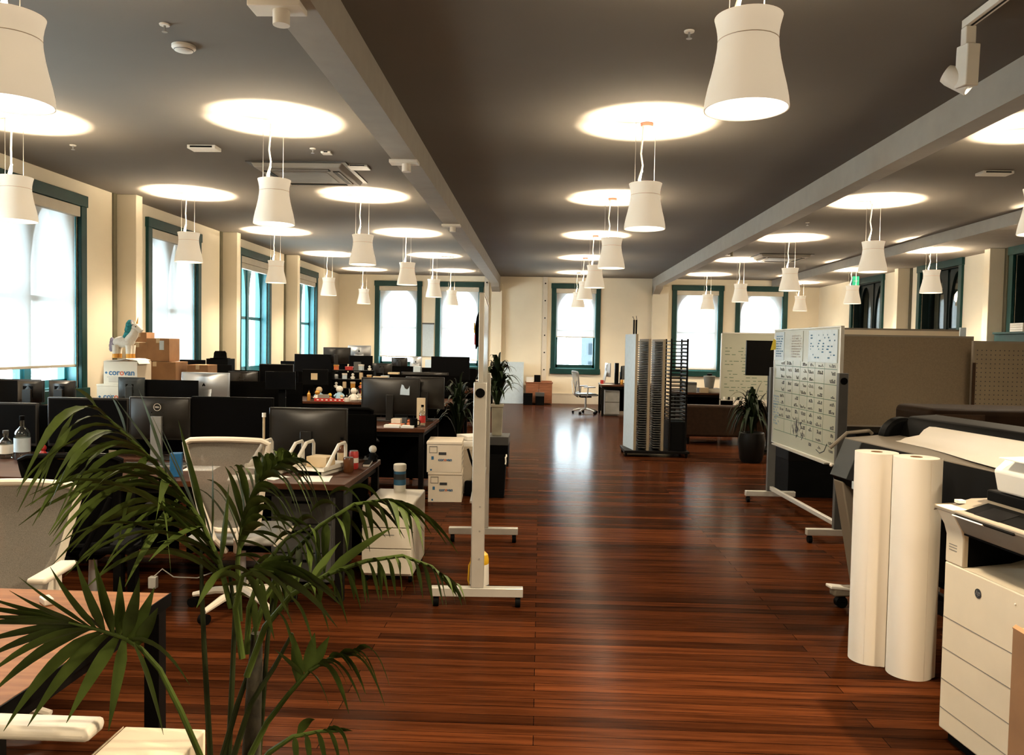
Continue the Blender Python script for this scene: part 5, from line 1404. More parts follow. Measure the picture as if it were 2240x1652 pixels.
PALM_FRONDS = [
 ([(-0.82,2.1,0.88),(-0.852,2.1,1.004),(-0.911,2.12,1.109),(-0.994,2.15,1.199),(-1.113,2.2,1.287),(-1.234,2.25,1.366),(-1.292,2.27,1.407)],
  [((-0.839,2.1,0.954),(-1.004,2.043,1.041),(-1.159,1.986,0.953),0.0256),((-0.849,2.1,0.99),(-0.954,1.972,1.111),(-1.039,1.844,1.036),0.0256),((-0.863,2.104,1.023),(-1.004,1.975,1.109),(-1.122,1.847,1.033),0.0256),((-0.88,2.109,1.053),(-1.012,1.985,1.129),(-1.123,1.86,1.035),0.0256),((-0.897,2.115,1.084),(-1.025,2.042,1.152),(-1.142,1.969,1.034),0.0256),((-0.915,2.122,1.114),(-1.072,2.079,1.166),(-1.223,2.036,1.037),0.0256),((-0.939,2.13,1.14),(-1.077,2.017,1.216),(-1.196,1.904,1.085),0.0256),((-0.963,2.139,1.166),(-1.09,2.061,1.214),(-1.207,1.983,1.083),0.0256),((-0.987,2.148,1.192),(-1.084,1.996,1.238),(-1.158,1.844,1.129),0.0256),((-1.019,2.16,1.217),(-1.118,2.033,1.258),(-1.199,1.905,1.116),0.0256),((-1.053,2.175,1.243),(-1.153,2.098,1.282),(-1.245,2.021,1.123),0.0256),((-1.087,2.19,1.268),(-1.188,2.073,1.298),(-1.272,1.956,1.124),0.0256),((-1.122,2.204,1.293),(-1.228,2.135,1.284),(-1.326,2.065,1.12),0.0256),((-1.157,2.218,1.316),(-1.176,2.042,1.33),(-1.177,1.866,1.183),0.0256),((-1.192,2.233,1.339),(-1.277,2.123,1.331),(-1.348,2.013,1.145),0.0256),((-1.228,2.248,1.362),(-1.27,2.122,1.355),(-1.301,1.997,1.172),0.0256),((-1.248,2.255,1.376),(-1.278,2.143,1.386),(-1.3,2.032,1.192),0.0256),((-1.265,2.261,1.388),(-1.262,2.053,1.384),(-1.238,1.845,1.217),0.0256),((-1.282,2.266,1.4),(-1.326,2.147,1.365),(-1.36,2.027,1.182),0.0256),((-1.285,2.268,1.402),(-1.326,2.284,1.432),(-1.367,2.3,1.451),0.0304),((-1.173,2.225,1.326),(-1.217,2.262,1.391),(-1.261,2.3,1.437),0.032),((-1.029,2.165,1.225),(-1.101,2.232,1.341),(-1.175,2.3,1.452),0.0352),((-0.954,2.136,1.156),(-1.102,2.228,1.285),(-1.259,2.32,1.427),0.0352),((-0.899,2.116,1.088),(-0.954,2.158,1.222),(-1.011,2.2,1.373),0.0352),((-0.864,2.104,1.025),(-0.953,2.202,1.154),(-1.046,2.3,1.269),0.0256),((-0.849,2.1,0.991),(-1.001,2.225,1.172),(-1.163,2.35,1.377),0.024),((-1.079,2.186,1.262),(-1.185,2.243,1.332),(-1.296,2.3,1.378),0.0192),((-0.878,2.109,1.05),(-0.906,2.179,1.147),(-0.934,2.25,1.252),0.024),((-0.851,2.1,0.999),(-0.859,2.15,1.095),(-0.867,2.2,1.196),0.024),((-0.919,2.123,1.118),(-1.013,2.212,1.228),(-1.111,2.3,1.348),0.0224),((-0.843,2.1,0.969),(-1.01,1.978,1.129),(-1.152,1.857,1.102),0.0224),((-0.852,2.1,1.003),(-1.051,1.984,1.223),(-1.222,1.868,1.219),0.0224),((-0.868,2.105,1.032),(-1.091,2.036,1.218),(-1.299,1.967,1.168),0.0224),((-0.884,2.111,1.062),(-1.12,2.063,1.204),(-1.347,2.015,1.109),0.0224),((-0.901,2.117,1.091),(-0.99,2.025,1.155),(-1.069,1.934,1.04),0.0224),((-0.919,2.123,1.119),(-1.126,2.13,1.127),(-1.336,2.137,0.971),0.0224),((-0.942,2.131,1.143),(-1.108,2.026,1.258),(-1.254,1.92,1.183),0.0224),((-0.965,2.14,1.168),(-1.037,1.995,1.27),(-1.09,1.851,1.194),0.0224),((-0.989,2.148,1.193),(-1.159,2.142,1.235),(-1.331,2.136,1.053),0.0224),((-1.019,2.161,1.218),(-1.128,2.107,1.213),(-1.232,2.053,1.063),0.0224),((-1.051,2.174,1.242),(-1.097,2.143,1.242),(-1.142,2.112,1.01),0.0224),((-1.084,2.188,1.266),(-1.134,2.035,1.308),(-1.165,1.881,1.156),0.0224),((-1.118,2.202,1.291),(-1.211,2.057,1.331),(-1.283,1.913,1.221),0.0224),((-1.151,2.216,1.312),(-1.165,2.033,1.347),(-1.161,1.85,1.238),0.0224),((-0.839,2.1,0.954),(-0.913,1.978,1.064),(-0.971,1.855,1.085),0.024),((-0.854,2.101,1.007),(-0.893,2.001,1.08),(-0.925,1.9,1.104),0.024),((-0.879,2.109,1.052),(-0.951,2.064,1.112),(-1.019,2.02,1.075),0.024),((-0.904,2.118,1.097),(-0.921,1.992,1.095),(-0.929,1.867,1.067),0.024),((-0.937,2.129,1.137),(-0.98,2.073,1.113),(-1.021,2.016,1.056),0.024),((-0.972,2.142,1.176),(-1.007,2.049,1.088),(-1.035,1.956,0.975),0.024),((-1.014,2.159,1.214),(-0.989,2.057,1.204),(-0.962,1.956,1.106),0.024),((-1.065,2.18,1.252),(-0.977,2.041,1.157),(-0.892,1.902,1.03),0.024),]),
 ([(-0.833,2.2,0.807),(-0.86,2.25,0.963),(-0.863,2.3,1.084),(-0.841,2.35,1.171),(-0.805,2.4,1.212),(-0.772,2.45,1.212)],
  [((-0.86,2.262,0.993),(-0.953,2.336,1.103),(-1.049,2.41,1.143),0.028),((-0.86,2.262,0.993),(-0.806,2.244,1.096),(-0.752,2.225,1.058),0.028),((-0.861,2.273,1.019),(-0.948,2.384,1.108),(-1.039,2.495,1.129),0.028),((-0.861,2.273,1.019),(-0.784,2.194,1.087),(-0.711,2.115,1.076),0.028),((-0.862,2.284,1.045),(-0.922,2.306,1.15),(-0.983,2.328,1.186),0.028),((-0.862,2.284,1.045),(-0.79,2.269,1.12),(-0.717,2.255,1.051),0.028),((-0.863,2.295,1.071),(-0.894,2.305,1.172),(-0.925,2.316,1.229),0.028),((-0.863,2.295,1.071),(-0.788,2.237,1.146),(-0.716,2.18,1.085),0.028),((-0.861,2.305,1.094),(-0.911,2.376,1.187),(-0.962,2.446,1.206),0.028),((-0.861,2.305,1.094),(-0.797,2.277,1.138),(-0.734,2.248,1.053),0.028),((-0.856,2.316,1.112),(-0.874,2.31,1.21),(-0.892,2.304,1.232),0.028),((-0.856,2.316,1.112),(-0.787,2.29,1.133),(-0.719,2.263,1.048),0.028),((-0.851,2.327,1.13),(-0.9,2.397,1.179),(-0.951,2.467,1.188),0.028),((-0.851,2.327,1.13),(-0.782,2.287,1.175),(-0.713,2.247,1.088),0.028),((-0.846,2.338,1.149),(-0.908,2.441,1.201),(-0.972,2.544,1.184),0.028),((-0.846,2.338,1.149),(-0.738,2.2,1.17),(-0.637,2.061,1.119),0.028),((-0.841,2.348,1.168),(-0.855,2.378,1.235),(-0.868,2.408,1.218),0.028),((-0.841,2.348,1.168),(-0.757,2.288,1.164),(-0.676,2.228,1.07),0.028),((-0.834,2.359,1.178),(-0.841,2.341,1.247),(-0.847,2.322,1.25),0.028),((-0.834,2.359,1.178),(-0.726,2.21,1.22),(-0.624,2.061,1.134),0.028),((-0.827,2.37,1.187),(-0.845,2.397,1.25),(-0.862,2.425,1.23),0.028),((-0.827,2.37,1.187),(-0.728,2.26,1.195),(-0.635,2.15,1.097),0.028),((-0.819,2.381,1.196),(-0.821,2.381,1.249),(-0.822,2.382,1.259),0.028),((-0.819,2.381,1.196),(-0.716,2.226,1.21),(-0.619,2.071,1.125),0.028),((-0.811,2.391,1.205),(-0.798,2.37,1.255),(-0.785,2.348,1.244),0.028),((-0.811,2.391,1.205),(-0.694,2.223,1.221),(-0.585,2.055,1.135),0.028),((-0.804,2.402,1.212),(-0.817,2.442,1.257),(-0.83,2.482,1.24),0.028),((-0.804,2.402,1.212),(-0.716,2.326,1.208),(-0.631,2.249,1.098),0.028),((-0.797,2.413,1.212),(-0.784,2.408,1.265),(-0.771,2.404,1.244),0.028),((-0.797,2.413,1.212),(-0.694,2.279,1.241),(-0.597,2.145,1.137),0.028),((-0.79,2.424,1.212),(-0.79,2.478,1.236),(-0.789,2.533,1.211),0.028),((-0.79,2.424,1.212),(-0.696,2.328,1.201),(-0.608,2.232,1.104),0.028),((-0.782,2.434,1.212),(-0.747,2.353,1.266),(-0.712,2.272,1.272),0.028),((-0.782,2.434,1.212),(-0.697,2.326,1.236),(-0.615,2.218,1.125),0.028),((-0.775,2.445,1.212),(-0.762,2.447,1.246),(-0.748,2.448,1.237),0.028),((-0.775,2.445,1.212),(-0.651,2.264,1.244),(-0.537,2.083,1.147),0.028),]),
 ([(-0.733,2.0,0.809),(-0.693,2.0,0.941),(-0.634,2.0,1.049),(-0.558,2.02,1.129),(-0.477,2.05,1.18),(-0.403,2.1,1.184),(-0.338,2.12,1.149)],
  [((-0.663,2.0,0.995),(-0.679,2.024,0.933),(-0.694,2.048,0.841),0.0255),((-0.647,2.0,1.025),(-0.634,1.968,0.991),(-0.621,1.936,0.93),0.0255),((-0.63,2.001,1.053),(-0.614,1.945,1.023),(-0.597,1.889,0.967),0.0255),((-0.609,2.007,1.075),(-0.588,1.93,1.042),(-0.568,1.854,0.984),0.0255),((-0.588,2.012,1.097),(-0.561,1.933,1.073),(-0.535,1.854,1.021),0.0255),((-0.567,2.018,1.12),(-0.556,1.985,1.079),(-0.545,1.952,1.006),0.0255),((-0.545,2.025,1.137),(-0.544,2.016,1.082),(-0.543,2.008,0.991),0.0255),((-0.522,2.033,1.151),(-0.488,1.968,1.134),(-0.455,1.903,1.084),0.0255),((-0.522,2.033,1.151),(-0.489,2.069,1.127),(-0.453,2.104,1.053),0.018),((-0.5,2.042,1.166),(-0.495,2.037,1.127),(-0.49,2.032,1.05),0.0255),((-0.5,2.042,1.166),(-0.451,2.061,1.151),(-0.4,2.08,1.088),0.018),((-0.477,2.05,1.18),(-0.449,2.02,1.145),(-0.422,1.99,1.072),0.0255),((-0.477,2.05,1.18),(-0.445,2.119,1.157),(-0.41,2.188,1.082),0.018),((-0.457,2.064,1.181),(-0.44,2.051,1.156),(-0.424,2.038,1.091),0.0255),((-0.457,2.064,1.181),(-0.402,2.065,1.16),(-0.347,2.067,1.09),0.018),((-0.436,2.078,1.183),(-0.407,2.05,1.162),(-0.377,2.023,1.102),0.0255),((-0.436,2.078,1.183),(-0.389,2.119,1.158),(-0.339,2.161,1.082),0.018),((-0.416,2.092,1.184),(-0.368,1.984,1.177),(-0.322,1.876,1.134),0.0255),((-0.416,2.092,1.184),(-0.356,2.082,1.17),(-0.297,2.072,1.107),0.018),((-0.396,2.102,1.181),(-0.362,1.996,1.18),(-0.329,1.89,1.141),0.0255),((-0.396,2.102,1.181),(-0.347,2.152,1.152),(-0.295,2.202,1.07),0.018),((-0.378,2.108,1.171),(-0.339,1.997,1.162),(-0.302,1.886,1.114),0.0255),((-0.378,2.108,1.171),(-0.318,2.104,1.156),(-0.258,2.1,1.092),0.018),((-0.36,2.113,1.161),(-0.331,2.037,1.14),(-0.303,1.96,1.077),0.0255),((-0.36,2.113,1.161),(-0.31,2.175,1.123),(-0.255,2.237,1.032),0.018),((-0.342,2.119,1.151),(-0.308,2.028,1.133),(-0.275,1.936,1.073),0.0255),((-0.342,2.119,1.151),(-0.278,2.124,1.119),(-0.212,2.129,1.037),0.018),((-0.646,2.0,1.027),(-0.713,2.075,1.028),(-0.783,2.15,0.966),0.021),((-0.604,2.008,1.081),(-0.661,2.079,1.093),(-0.72,2.15,1.043),0.021),((-0.558,2.02,1.129),(-0.614,2.085,1.135),(-0.672,2.15,1.079),0.021),((-0.509,2.038,1.159),(-0.565,2.094,1.176),(-0.622,2.15,1.132),0.021),((-0.462,2.06,1.181),(-0.518,2.105,1.209),(-0.575,2.15,1.177),0.021),((-0.418,2.09,1.184),(-0.473,2.12,1.215),(-0.529,2.15,1.184),0.021),]),
 ([(-0.684,1.85,0.802),(-0.64,1.85,0.924),(-0.575,1.85,1.003),(-0.488,1.85,1.055),(-0.404,1.86,1.084),(-0.321,1.88,1.094),(-0.252,1.9,1.064),(-0.207,1.9,1.021)],
  [((-0.536,1.85,1.026),(-0.52,1.823,1.028),(-0.505,1.796,1.008),0.021),((-0.513,1.85,1.04),(-0.513,1.859,1.018),(-0.513,1.867,0.972),0.021),((-0.49,1.85,1.054),(-0.475,1.827,1.042),(-0.461,1.804,1.006),0.021),((-0.468,1.852,1.062),(-0.455,1.824,1.046),(-0.442,1.796,1.006),0.021),((-0.446,1.855,1.069),(-0.44,1.866,1.041),(-0.434,1.876,0.984),0.021),((-0.424,1.858,1.077),(-0.403,1.831,1.053),(-0.383,1.804,1.003),0.021),((-0.401,1.861,1.084),(-0.382,1.838,1.059),(-0.362,1.816,1.005),0.021),((-0.38,1.866,1.087),(-0.369,1.847,1.06),(-0.359,1.827,1.003),0.021),((-0.358,1.871,1.089),(-0.342,1.851,1.066),(-0.326,1.83,1.011),0.021),((-0.336,1.876,1.092),(-0.32,1.833,1.075),(-0.304,1.789,1.027),0.021),((-0.315,1.882,1.091),(-0.294,1.832,1.079),(-0.274,1.782,1.034),0.021),((-0.297,1.887,1.083),(-0.281,1.863,1.062),(-0.264,1.839,1.006),0.021),((-0.279,1.892,1.075),(-0.26,1.869,1.05),(-0.241,1.846,0.989),0.021),((-0.26,1.898,1.068),(-0.237,1.858,1.05),(-0.214,1.819,0.996),0.021),((-0.245,1.9,1.058),(-0.224,1.847,1.048),(-0.203,1.795,1.002),0.021),((-0.234,1.9,1.046),(-0.207,1.842,1.049),(-0.182,1.784,1.013),0.021),((-0.222,1.9,1.035),(-0.197,1.871,1.033),(-0.173,1.843,0.989),0.021),((-0.21,1.9,1.024),(-0.183,1.847,1.036),(-0.158,1.794,1.007),0.021),((-0.493,1.85,1.052),(-0.421,1.875,1.109),(-0.347,1.9,1.158),0.028),((-0.536,1.85,1.026),(-0.506,1.875,1.076),(-0.474,1.9,1.119),0.021),((-0.222,1.9,1.036),(-0.199,1.9,1.015),(-0.176,1.9,0.986),0.021),((-0.238,1.9,1.051),(-0.214,1.9,1.026),(-0.19,1.9,0.993),0.021),((-0.566,1.85,1.008),(-0.595,1.875,1.049),(-0.625,1.9,1.081),0.021),((-0.591,1.85,0.983),(-0.58,1.875,1.029),(-0.569,1.9,1.066),0.021),((-0.614,1.85,0.956),(-0.584,1.825,0.941),(-0.553,1.8,0.873),0.0224),((-0.584,1.85,0.993),(-0.547,1.825,0.972),(-0.51,1.8,0.9),0.0224),((-0.546,1.85,1.02),(-0.51,1.825,1.003),(-0.474,1.8,0.934),0.0224),((-0.506,1.85,1.044),(-0.469,1.825,1.026),(-0.432,1.8,0.954),0.0224),((-0.466,1.853,1.062),(-0.433,1.826,1.051),(-0.401,1.8,0.987),0.0224),((-0.426,1.857,1.076),(-0.408,1.829,1.066),(-0.39,1.8,1.004),0.0224),((-0.387,1.864,1.086),(-0.362,1.832,1.077),(-0.337,1.8,1.016),0.0224),]),
 ([(-0.751,1.95,0.37),(-0.751,1.79,0.588),(-0.749,1.74,0.666),(-0.775,1.7,0.785),(-0.812,1.68,0.884),(-0.842,1.66,0.936),(-0.871,1.64,0.967),(-0.914,1.62,0.99),(-0.965,1.6,1.011)],
  [((-0.863,1.646,0.959),(-0.795,1.643,0.943),(-0.728,1.64,0.869),0.0275),((-0.856,1.65,0.951),(-0.812,1.629,0.878),(-0.769,1.607,0.777),0.0275),((-0.87,1.641,0.966),(-0.88,1.628,0.879),(-0.89,1.615,0.776),0.0275),((-0.88,1.636,0.972),(-0.93,1.626,0.891),(-0.98,1.615,0.791),0.0275),((-0.895,1.629,0.98),(-0.981,1.625,0.903),(-1.068,1.622,0.777),0.0275),((-0.905,1.624,0.985),(-1.005,1.611,0.915),(-1.104,1.599,0.777),0.0275),((-0.916,1.619,0.991),(-1.009,1.58,0.977),(-1.098,1.54,0.918),0.0275),((-0.928,1.614,0.996),(-1.051,1.625,0.968),(-1.176,1.636,0.91),0.0275),((-0.941,1.61,1.001),(-1.065,1.62,0.981),(-1.191,1.63,0.946),0.0275),((-0.956,1.604,1.007),(-1.072,1.602,1.006),(-1.189,1.6,1.001),0.0275),((-0.965,1.6,1.011),(-1.083,1.602,1.026),(-1.201,1.604,1.041),0.0275),((-0.956,1.604,1.007),(-1.064,1.611,1.028),(-1.172,1.619,1.058),0.0275),((-0.941,1.61,1.001),(-0.999,1.579,1.039),(-1.055,1.548,1.091),0.0275),((-0.928,1.614,0.996),(-1.009,1.621,1.039),(-1.09,1.628,1.095),0.0275),((-0.919,1.618,0.992),(-0.953,1.594,1.053),(-0.985,1.57,1.135),0.0275),((-0.905,1.624,0.985),(-0.913,1.586,1.061),(-0.92,1.549,1.157),0.0275),((-0.89,1.631,0.977),(-0.893,1.602,1.058),(-0.896,1.572,1.154),0.0275),((-0.88,1.636,0.972),(-0.876,1.632,1.029),(-0.872,1.628,1.101),0.0275),((-0.87,1.641,0.966),(-0.833,1.603,1.038),(-0.798,1.565,1.119),0.0275),((-0.863,1.646,0.959),(-0.83,1.637,1.014),(-0.799,1.629,1.08),0.0275),((-0.9,1.626,0.983),(-0.959,1.642,1.014),(-1.019,1.657,1.075),0.0275),((-0.925,1.616,0.994),(-1.028,1.607,0.943),(-1.131,1.599,0.853),0.0275),((-0.935,1.612,0.998),(-1.047,1.599,1.014),(-1.159,1.586,1.021),0.0275),((-0.851,1.654,0.945),(-0.813,1.626,0.997),(-0.776,1.597,1.048),0.0275),((-0.947,1.607,1.003),(-1.006,1.615,1.017),(-1.067,1.622,1.031),0.0275),]),
 ([(-0.692,1.9,0.585),(-0.651,1.9,0.668),(-0.6,1.9,0.738),(-0.55,1.9,0.797),(-0.499,1.92,0.827),(-0.444,1.95,0.823)],
  [((-0.575,1.9,0.767),(-0.584,1.906,0.827),(-0.594,1.912,0.887),0.0374),((-0.555,1.9,0.791),(-0.545,1.897,0.844),(-0.534,1.894,0.896),0.0306),((-0.545,1.902,0.8),(-0.522,1.9,0.844),(-0.499,1.897,0.887),0.0272),((-0.45,1.947,0.824),(-0.393,1.888,0.861),(-0.338,1.829,0.8),0.0204),((-0.458,1.942,0.824),(-0.41,1.89,0.845),(-0.363,1.838,0.778),0.0221),((-0.472,1.935,0.825),(-0.411,1.893,0.824),(-0.352,1.85,0.741),0.0221),((-0.494,1.923,0.826),(-0.453,1.916,0.817),(-0.411,1.909,0.741),0.0238),((-0.512,1.915,0.819),(-0.461,1.886,0.811),(-0.41,1.857,0.742),0.0238),((-0.53,1.908,0.808),(-0.489,1.898,0.794),(-0.447,1.888,0.701),0.0306),((-0.55,1.9,0.797),(-0.514,1.861,0.789),(-0.478,1.821,0.75),0.0255),((-0.525,1.91,0.811),(-0.48,1.869,0.829),(-0.437,1.827,0.798),0.0255),((-0.483,1.929,0.826),(-0.432,1.891,0.851),(-0.383,1.852,0.822),0.0221),((-0.504,1.918,0.823),(-0.474,1.909,0.834),(-0.443,1.901,0.8),0.0221),((-0.562,1.9,0.782),(-0.599,1.902,0.816),(-0.636,1.903,0.849),0.0255),]),
 ([(-0.648,1.8,0.597),(-0.61,1.8,0.647),(-0.557,1.8,0.685),(-0.493,1.8,0.7),(-0.45,1.8,0.702)],
  [((-0.45,1.8,0.702),(-0.431,1.79,0.709),(-0.412,1.78,0.713),0.0192),((-0.468,1.8,0.701),(-0.443,1.79,0.706),(-0.419,1.78,0.657),0.0224),((-0.485,1.8,0.7),(-0.462,1.79,0.69),(-0.439,1.78,0.626),0.0224),((-0.506,1.8,0.697),(-0.489,1.79,0.677),(-0.471,1.78,0.615),0.024),((-0.532,1.8,0.691),(-0.52,1.79,0.671),(-0.508,1.78,0.613),0.024),((-0.557,1.8,0.685),(-0.549,1.79,0.664),(-0.54,1.78,0.612),0.024),((-0.476,1.8,0.701),(-0.45,1.79,0.708),(-0.424,1.78,0.68),0.0208),((-0.544,1.8,0.688),(-0.521,1.79,0.725),(-0.498,1.78,0.736),0.0224),]),
 ([(-0.676,1.8,0.866),(-0.693,1.8,0.983),(-0.669,1.78,1.064),(-0.631,1.76,1.087),(-0.582,1.74,1.087)],
  [((-0.631,1.76,1.087),(-0.53,1.751,1.079),(-0.43,1.741,1.013),0.051),((-0.646,1.768,1.078),(-0.535,1.731,1.059),(-0.428,1.695,0.982),0.051),((-0.611,1.752,1.087),(-0.521,1.737,1.086),(-0.432,1.722,1.037),0.0408),((-0.602,1.748,1.087),(-0.537,1.732,1.089),(-0.473,1.716,1.058),0.034),((-0.669,1.78,1.064),(-0.6,1.748,1.058),(-0.533,1.716,0.98),0.0374),((-0.654,1.772,1.073),(-0.693,1.723,1.088),(-0.729,1.674,1.024),0.034),((-0.662,1.776,1.069),(-0.626,1.772,1.017),(-0.59,1.767,0.924),0.034),((-0.638,1.764,1.082),(-0.57,1.724,1.069),(-0.503,1.684,1.017),0.034),((-0.674,1.784,1.048),(-0.703,1.781,1.066),(-0.732,1.777,1.053),0.0306),((-0.621,1.756,1.087),(-0.581,1.764,1.107),(-0.541,1.772,1.107),0.0306),]),
 ([(-0.721,1.95,0.817),(-0.716,1.95,0.933),(-0.688,1.97,1.032),(-0.64,2.0,1.096),(-0.585,2.03,1.126)],
  [((-0.71,1.954,0.953),(-0.701,1.942,0.923),(-0.691,1.93,0.849),0.0256),((-0.71,1.954,0.953),(-0.764,2.027,0.941),(-0.82,2.1,0.911),0.024),((-0.703,1.959,0.977),(-0.682,1.944,0.954),(-0.661,1.93,0.886),0.0256),((-0.703,1.959,0.977),(-0.773,2.029,0.968),(-0.845,2.1,0.939),0.024),((-0.697,1.964,1.002),(-0.681,1.947,0.97),(-0.664,1.93,0.894),0.0256),((-0.697,1.964,1.002),(-0.767,2.032,1.006),(-0.839,2.1,0.993),0.024),((-0.69,1.969,1.026),(-0.654,1.949,1.009),(-0.619,1.93,0.946),0.0256),((-0.69,1.969,1.026),(-0.741,2.034,1.034),(-0.793,2.1,1.023),0.024),((-0.679,1.976,1.044),(-0.644,1.953,1.011),(-0.609,1.93,0.933),0.0256),((-0.679,1.976,1.044),(-0.744,2.038,1.041),(-0.811,2.1,1.019),0.024),((-0.668,1.983,1.06),(-0.642,1.957,1.046),(-0.616,1.93,0.988),0.0256),((-0.668,1.983,1.06),(-0.737,2.042,1.07),(-0.809,2.1,1.063),0.024),((-0.656,1.991,1.075),(-0.629,1.96,1.055),(-0.603,1.93,0.99),0.0256),((-0.656,1.991,1.075),(-0.72,2.045,1.092),(-0.786,2.1,1.091),0.024),((-0.644,1.998,1.091),(-0.62,1.964,1.056),(-0.596,1.93,0.976),0.0256),((-0.644,1.998,1.091),(-0.71,2.049,1.097),(-0.778,2.1,1.084),0.024),((-0.631,2.005,1.101),(-0.592,1.968,1.087),(-0.555,1.93,1.029),0.0256),((-0.631,2.005,1.101),(-0.67,2.053,1.11),(-0.711,2.1,1.1),0.024),((-0.617,2.013,1.108),(-0.576,1.971,1.091),(-0.537,1.93,1.028),0.0256),((-0.617,2.013,1.108),(-0.67,2.056,1.128),(-0.725,2.1,1.129),0.024),((-0.603,2.02,1.116),(-0.559,1.975,1.09),(-0.516,1.93,1.02),0.0256),((-0.603,2.02,1.116),(-0.655,2.06,1.135),(-0.709,2.1,1.136),0.024),((-0.589,2.028,1.123),(-0.563,1.979,1.113),(-0.537,1.93,1.059),0.0256),((-0.589,2.028,1.123),(-0.647,2.064,1.131),(-0.706,2.1,1.12),0.024),]),
]
PALM_STEMS = [[(-0.839,2.0,0.396),(-0.834,2.0,0.527),(-0.863,2.03,0.793),(-0.883,2.06,0.94),(-0.902,2.1,1.04)],[(-0.809,2.05,0.368),(-0.805,2.05,0.502),(-0.8,2.06,0.71),(-0.809,2.1,0.868),(-0.827,2.1,0.992)],[(-0.801,1.95,0.427),(-0.781,1.95,0.555),(-0.751,1.97,0.679),(-0.73,2.0,0.761),(-0.723,2.02,0.85)],[(-0.706,1.98,0.413),(-0.7,1.98,0.543),(-0.694,2.0,0.715),(-0.692,2.02,0.827),(-0.679,2.03,0.956)],[(-0.746,1.9,0.459),(-0.741,1.92,0.572),(-0.711,1.95,0.689),(-0.658,1.97,0.776),(-0.615,1.98,0.861)]]
PALM_TRUNK = [(-0.717,1.97,0.383),(-0.715,1.97,0.547),(-0.712,1.97,0.656),(-0.707,1.97,0.762),(-0.703,1.97,0.862)]
# ================================================================== paper rolls, plotter, printer
def paper_roll(label, loc, r=0.103, h=1.085):
    p = thing('paper_roll', label, 'paper roll', loc, 0, 'tall white paper rolls standing on the floor')
    MB().lathe([(0.028, 0), (r, 0), (r, h), (0.028, h), (0.028, 0)], seg=48).build('rolled_paper', 'roll', p)
    MB().lathe([(0.024, 0.0), (0.028, 0.0), (0.028, h+0.002), (0.024, h+0.002), (0.024, 0.0)], seg=24).build('cardboard_core', 'card', p)
    MB().lathe([(0, 0.4), (0.0235, 0.4), (0.0235, 0.41), (0, 0.41)], seg=16).build('core_plug', 'black', p)
    q_ = MB()
    pts = [(r+0.001, 0.06*k/8) for k in range(9)]
    q_.slab([[(math.cos(-2.2+0.9*k/8)*(r+0.0015+0.012*max(0, (k-6)/2)), math.sin(-2.2+0.9*k/8)*(r+0.0015+0.012*max(0, (k-6)/2)), z) for k in range(9)] for z in (0.002, h-0.002)], 0.0012, (0.6, 0.8, 0)).build('loose_edge', 'roll', p)
    return p
pr1 = paper_roll('tall white paper roll at the left of the standing pair', (1.744, 4.178, 0), 0.104)
pr2 = dup(pr1, (1.866, 4.006, 0), 0.9, 'tall white paper roll nearest the printer')

pt = thing('large_format_plotter', 'large format plotter behind the white paper rolls', 'plotter', (2.282, 4.341, 0), math.radians(8.0))
y0, y1 = -0.80, 0.80
MB().prism([(-0.33, 0.83), (-0.245, 1.045), (0.30, 1.08), (0.42, 1.02), (0.42, 0.72), (-0.22, 0.74), (-0.30, 0.78)], 'y', y0, y1).build('body', 'black', pt, bevel=0.006)
MB().prism([(-0.338, 0.825), (-0.248, 1.053), (-0.238, 1.05), (-0.325, 0.82)], 'y', 0.60, 0.80).build('front_end_panel', 'plotterb', pt, bevel=0.004)
MB().prism([(-0.338, 0.825), (-0.248, 1.053), (-0.238, 1.05), (-0.325, 0.82)], 'y', -0.80, 0.592).build('front_cover', 'black', pt, bevel=0.004)
MB().box(-0.342, -0.315, -0.8, 0.53, 0.78, 0.828).build('output_bar', 'bpaper', pt, bevel=0.004)
MB().prism([(-0.247, 1.048), (-0.05, 1.062), (0.06, 1.075), (0.06, 1.085), (-0.05, 1.073), (-0.247, 1.058)], 'y', y0, 0.80).build('output_deck', 'printer2', pt, bevel=0.003)
MB().prism([(0.06, 1.07), (0.085, 1.16), (0.13, 1.205), (0.30, 1.215), (0.40, 1.16), (0.42, 1.02)], 'y', y0, 0.72).build('roll_cover', 'black', pt, bevel=0.012)
MB().cyl((0.10, 0.70, 1.06), (0.10, 0.80, 1.06), 0.135, seg=32).build('end_cap', 'black', pt, bevel=0.02)
rows_ = []
prof = [(0.09, 1.168), (0.05, 1.170), (0.015, 1.152), (-0.015, 1.120), (-0.04, 1.092), (-0.07, 1.077), (-0.10, 1.073)]
for x, z in prof:
    rows_.append([(0.09+(x-0.09)*k_, y+(0.10 if z < 1.10 and y > 0.3 else 0.0), max(z, 1.0745 if x > -0.09 else 1.066)) for y, k_ in ((0.40, 0.95), (0.2, 1.0), (0.0, 1.15), (-0.3, 1.5), (-0.6, 1.75), (-0.86, 1.8))])
MB().slab(rows_, 0.002, (0, 0, 1)).build('printed_sheet', 'roll', pt)
MB().tube([(-0.30, 0.88, 0.98), (-0.20, 0.86, 1.08), (-0.05, 0.86, 1.095), (-0.03, 0.86, 1.075)], 0.012, 8).build('basket_arm', 'printer2', pt)
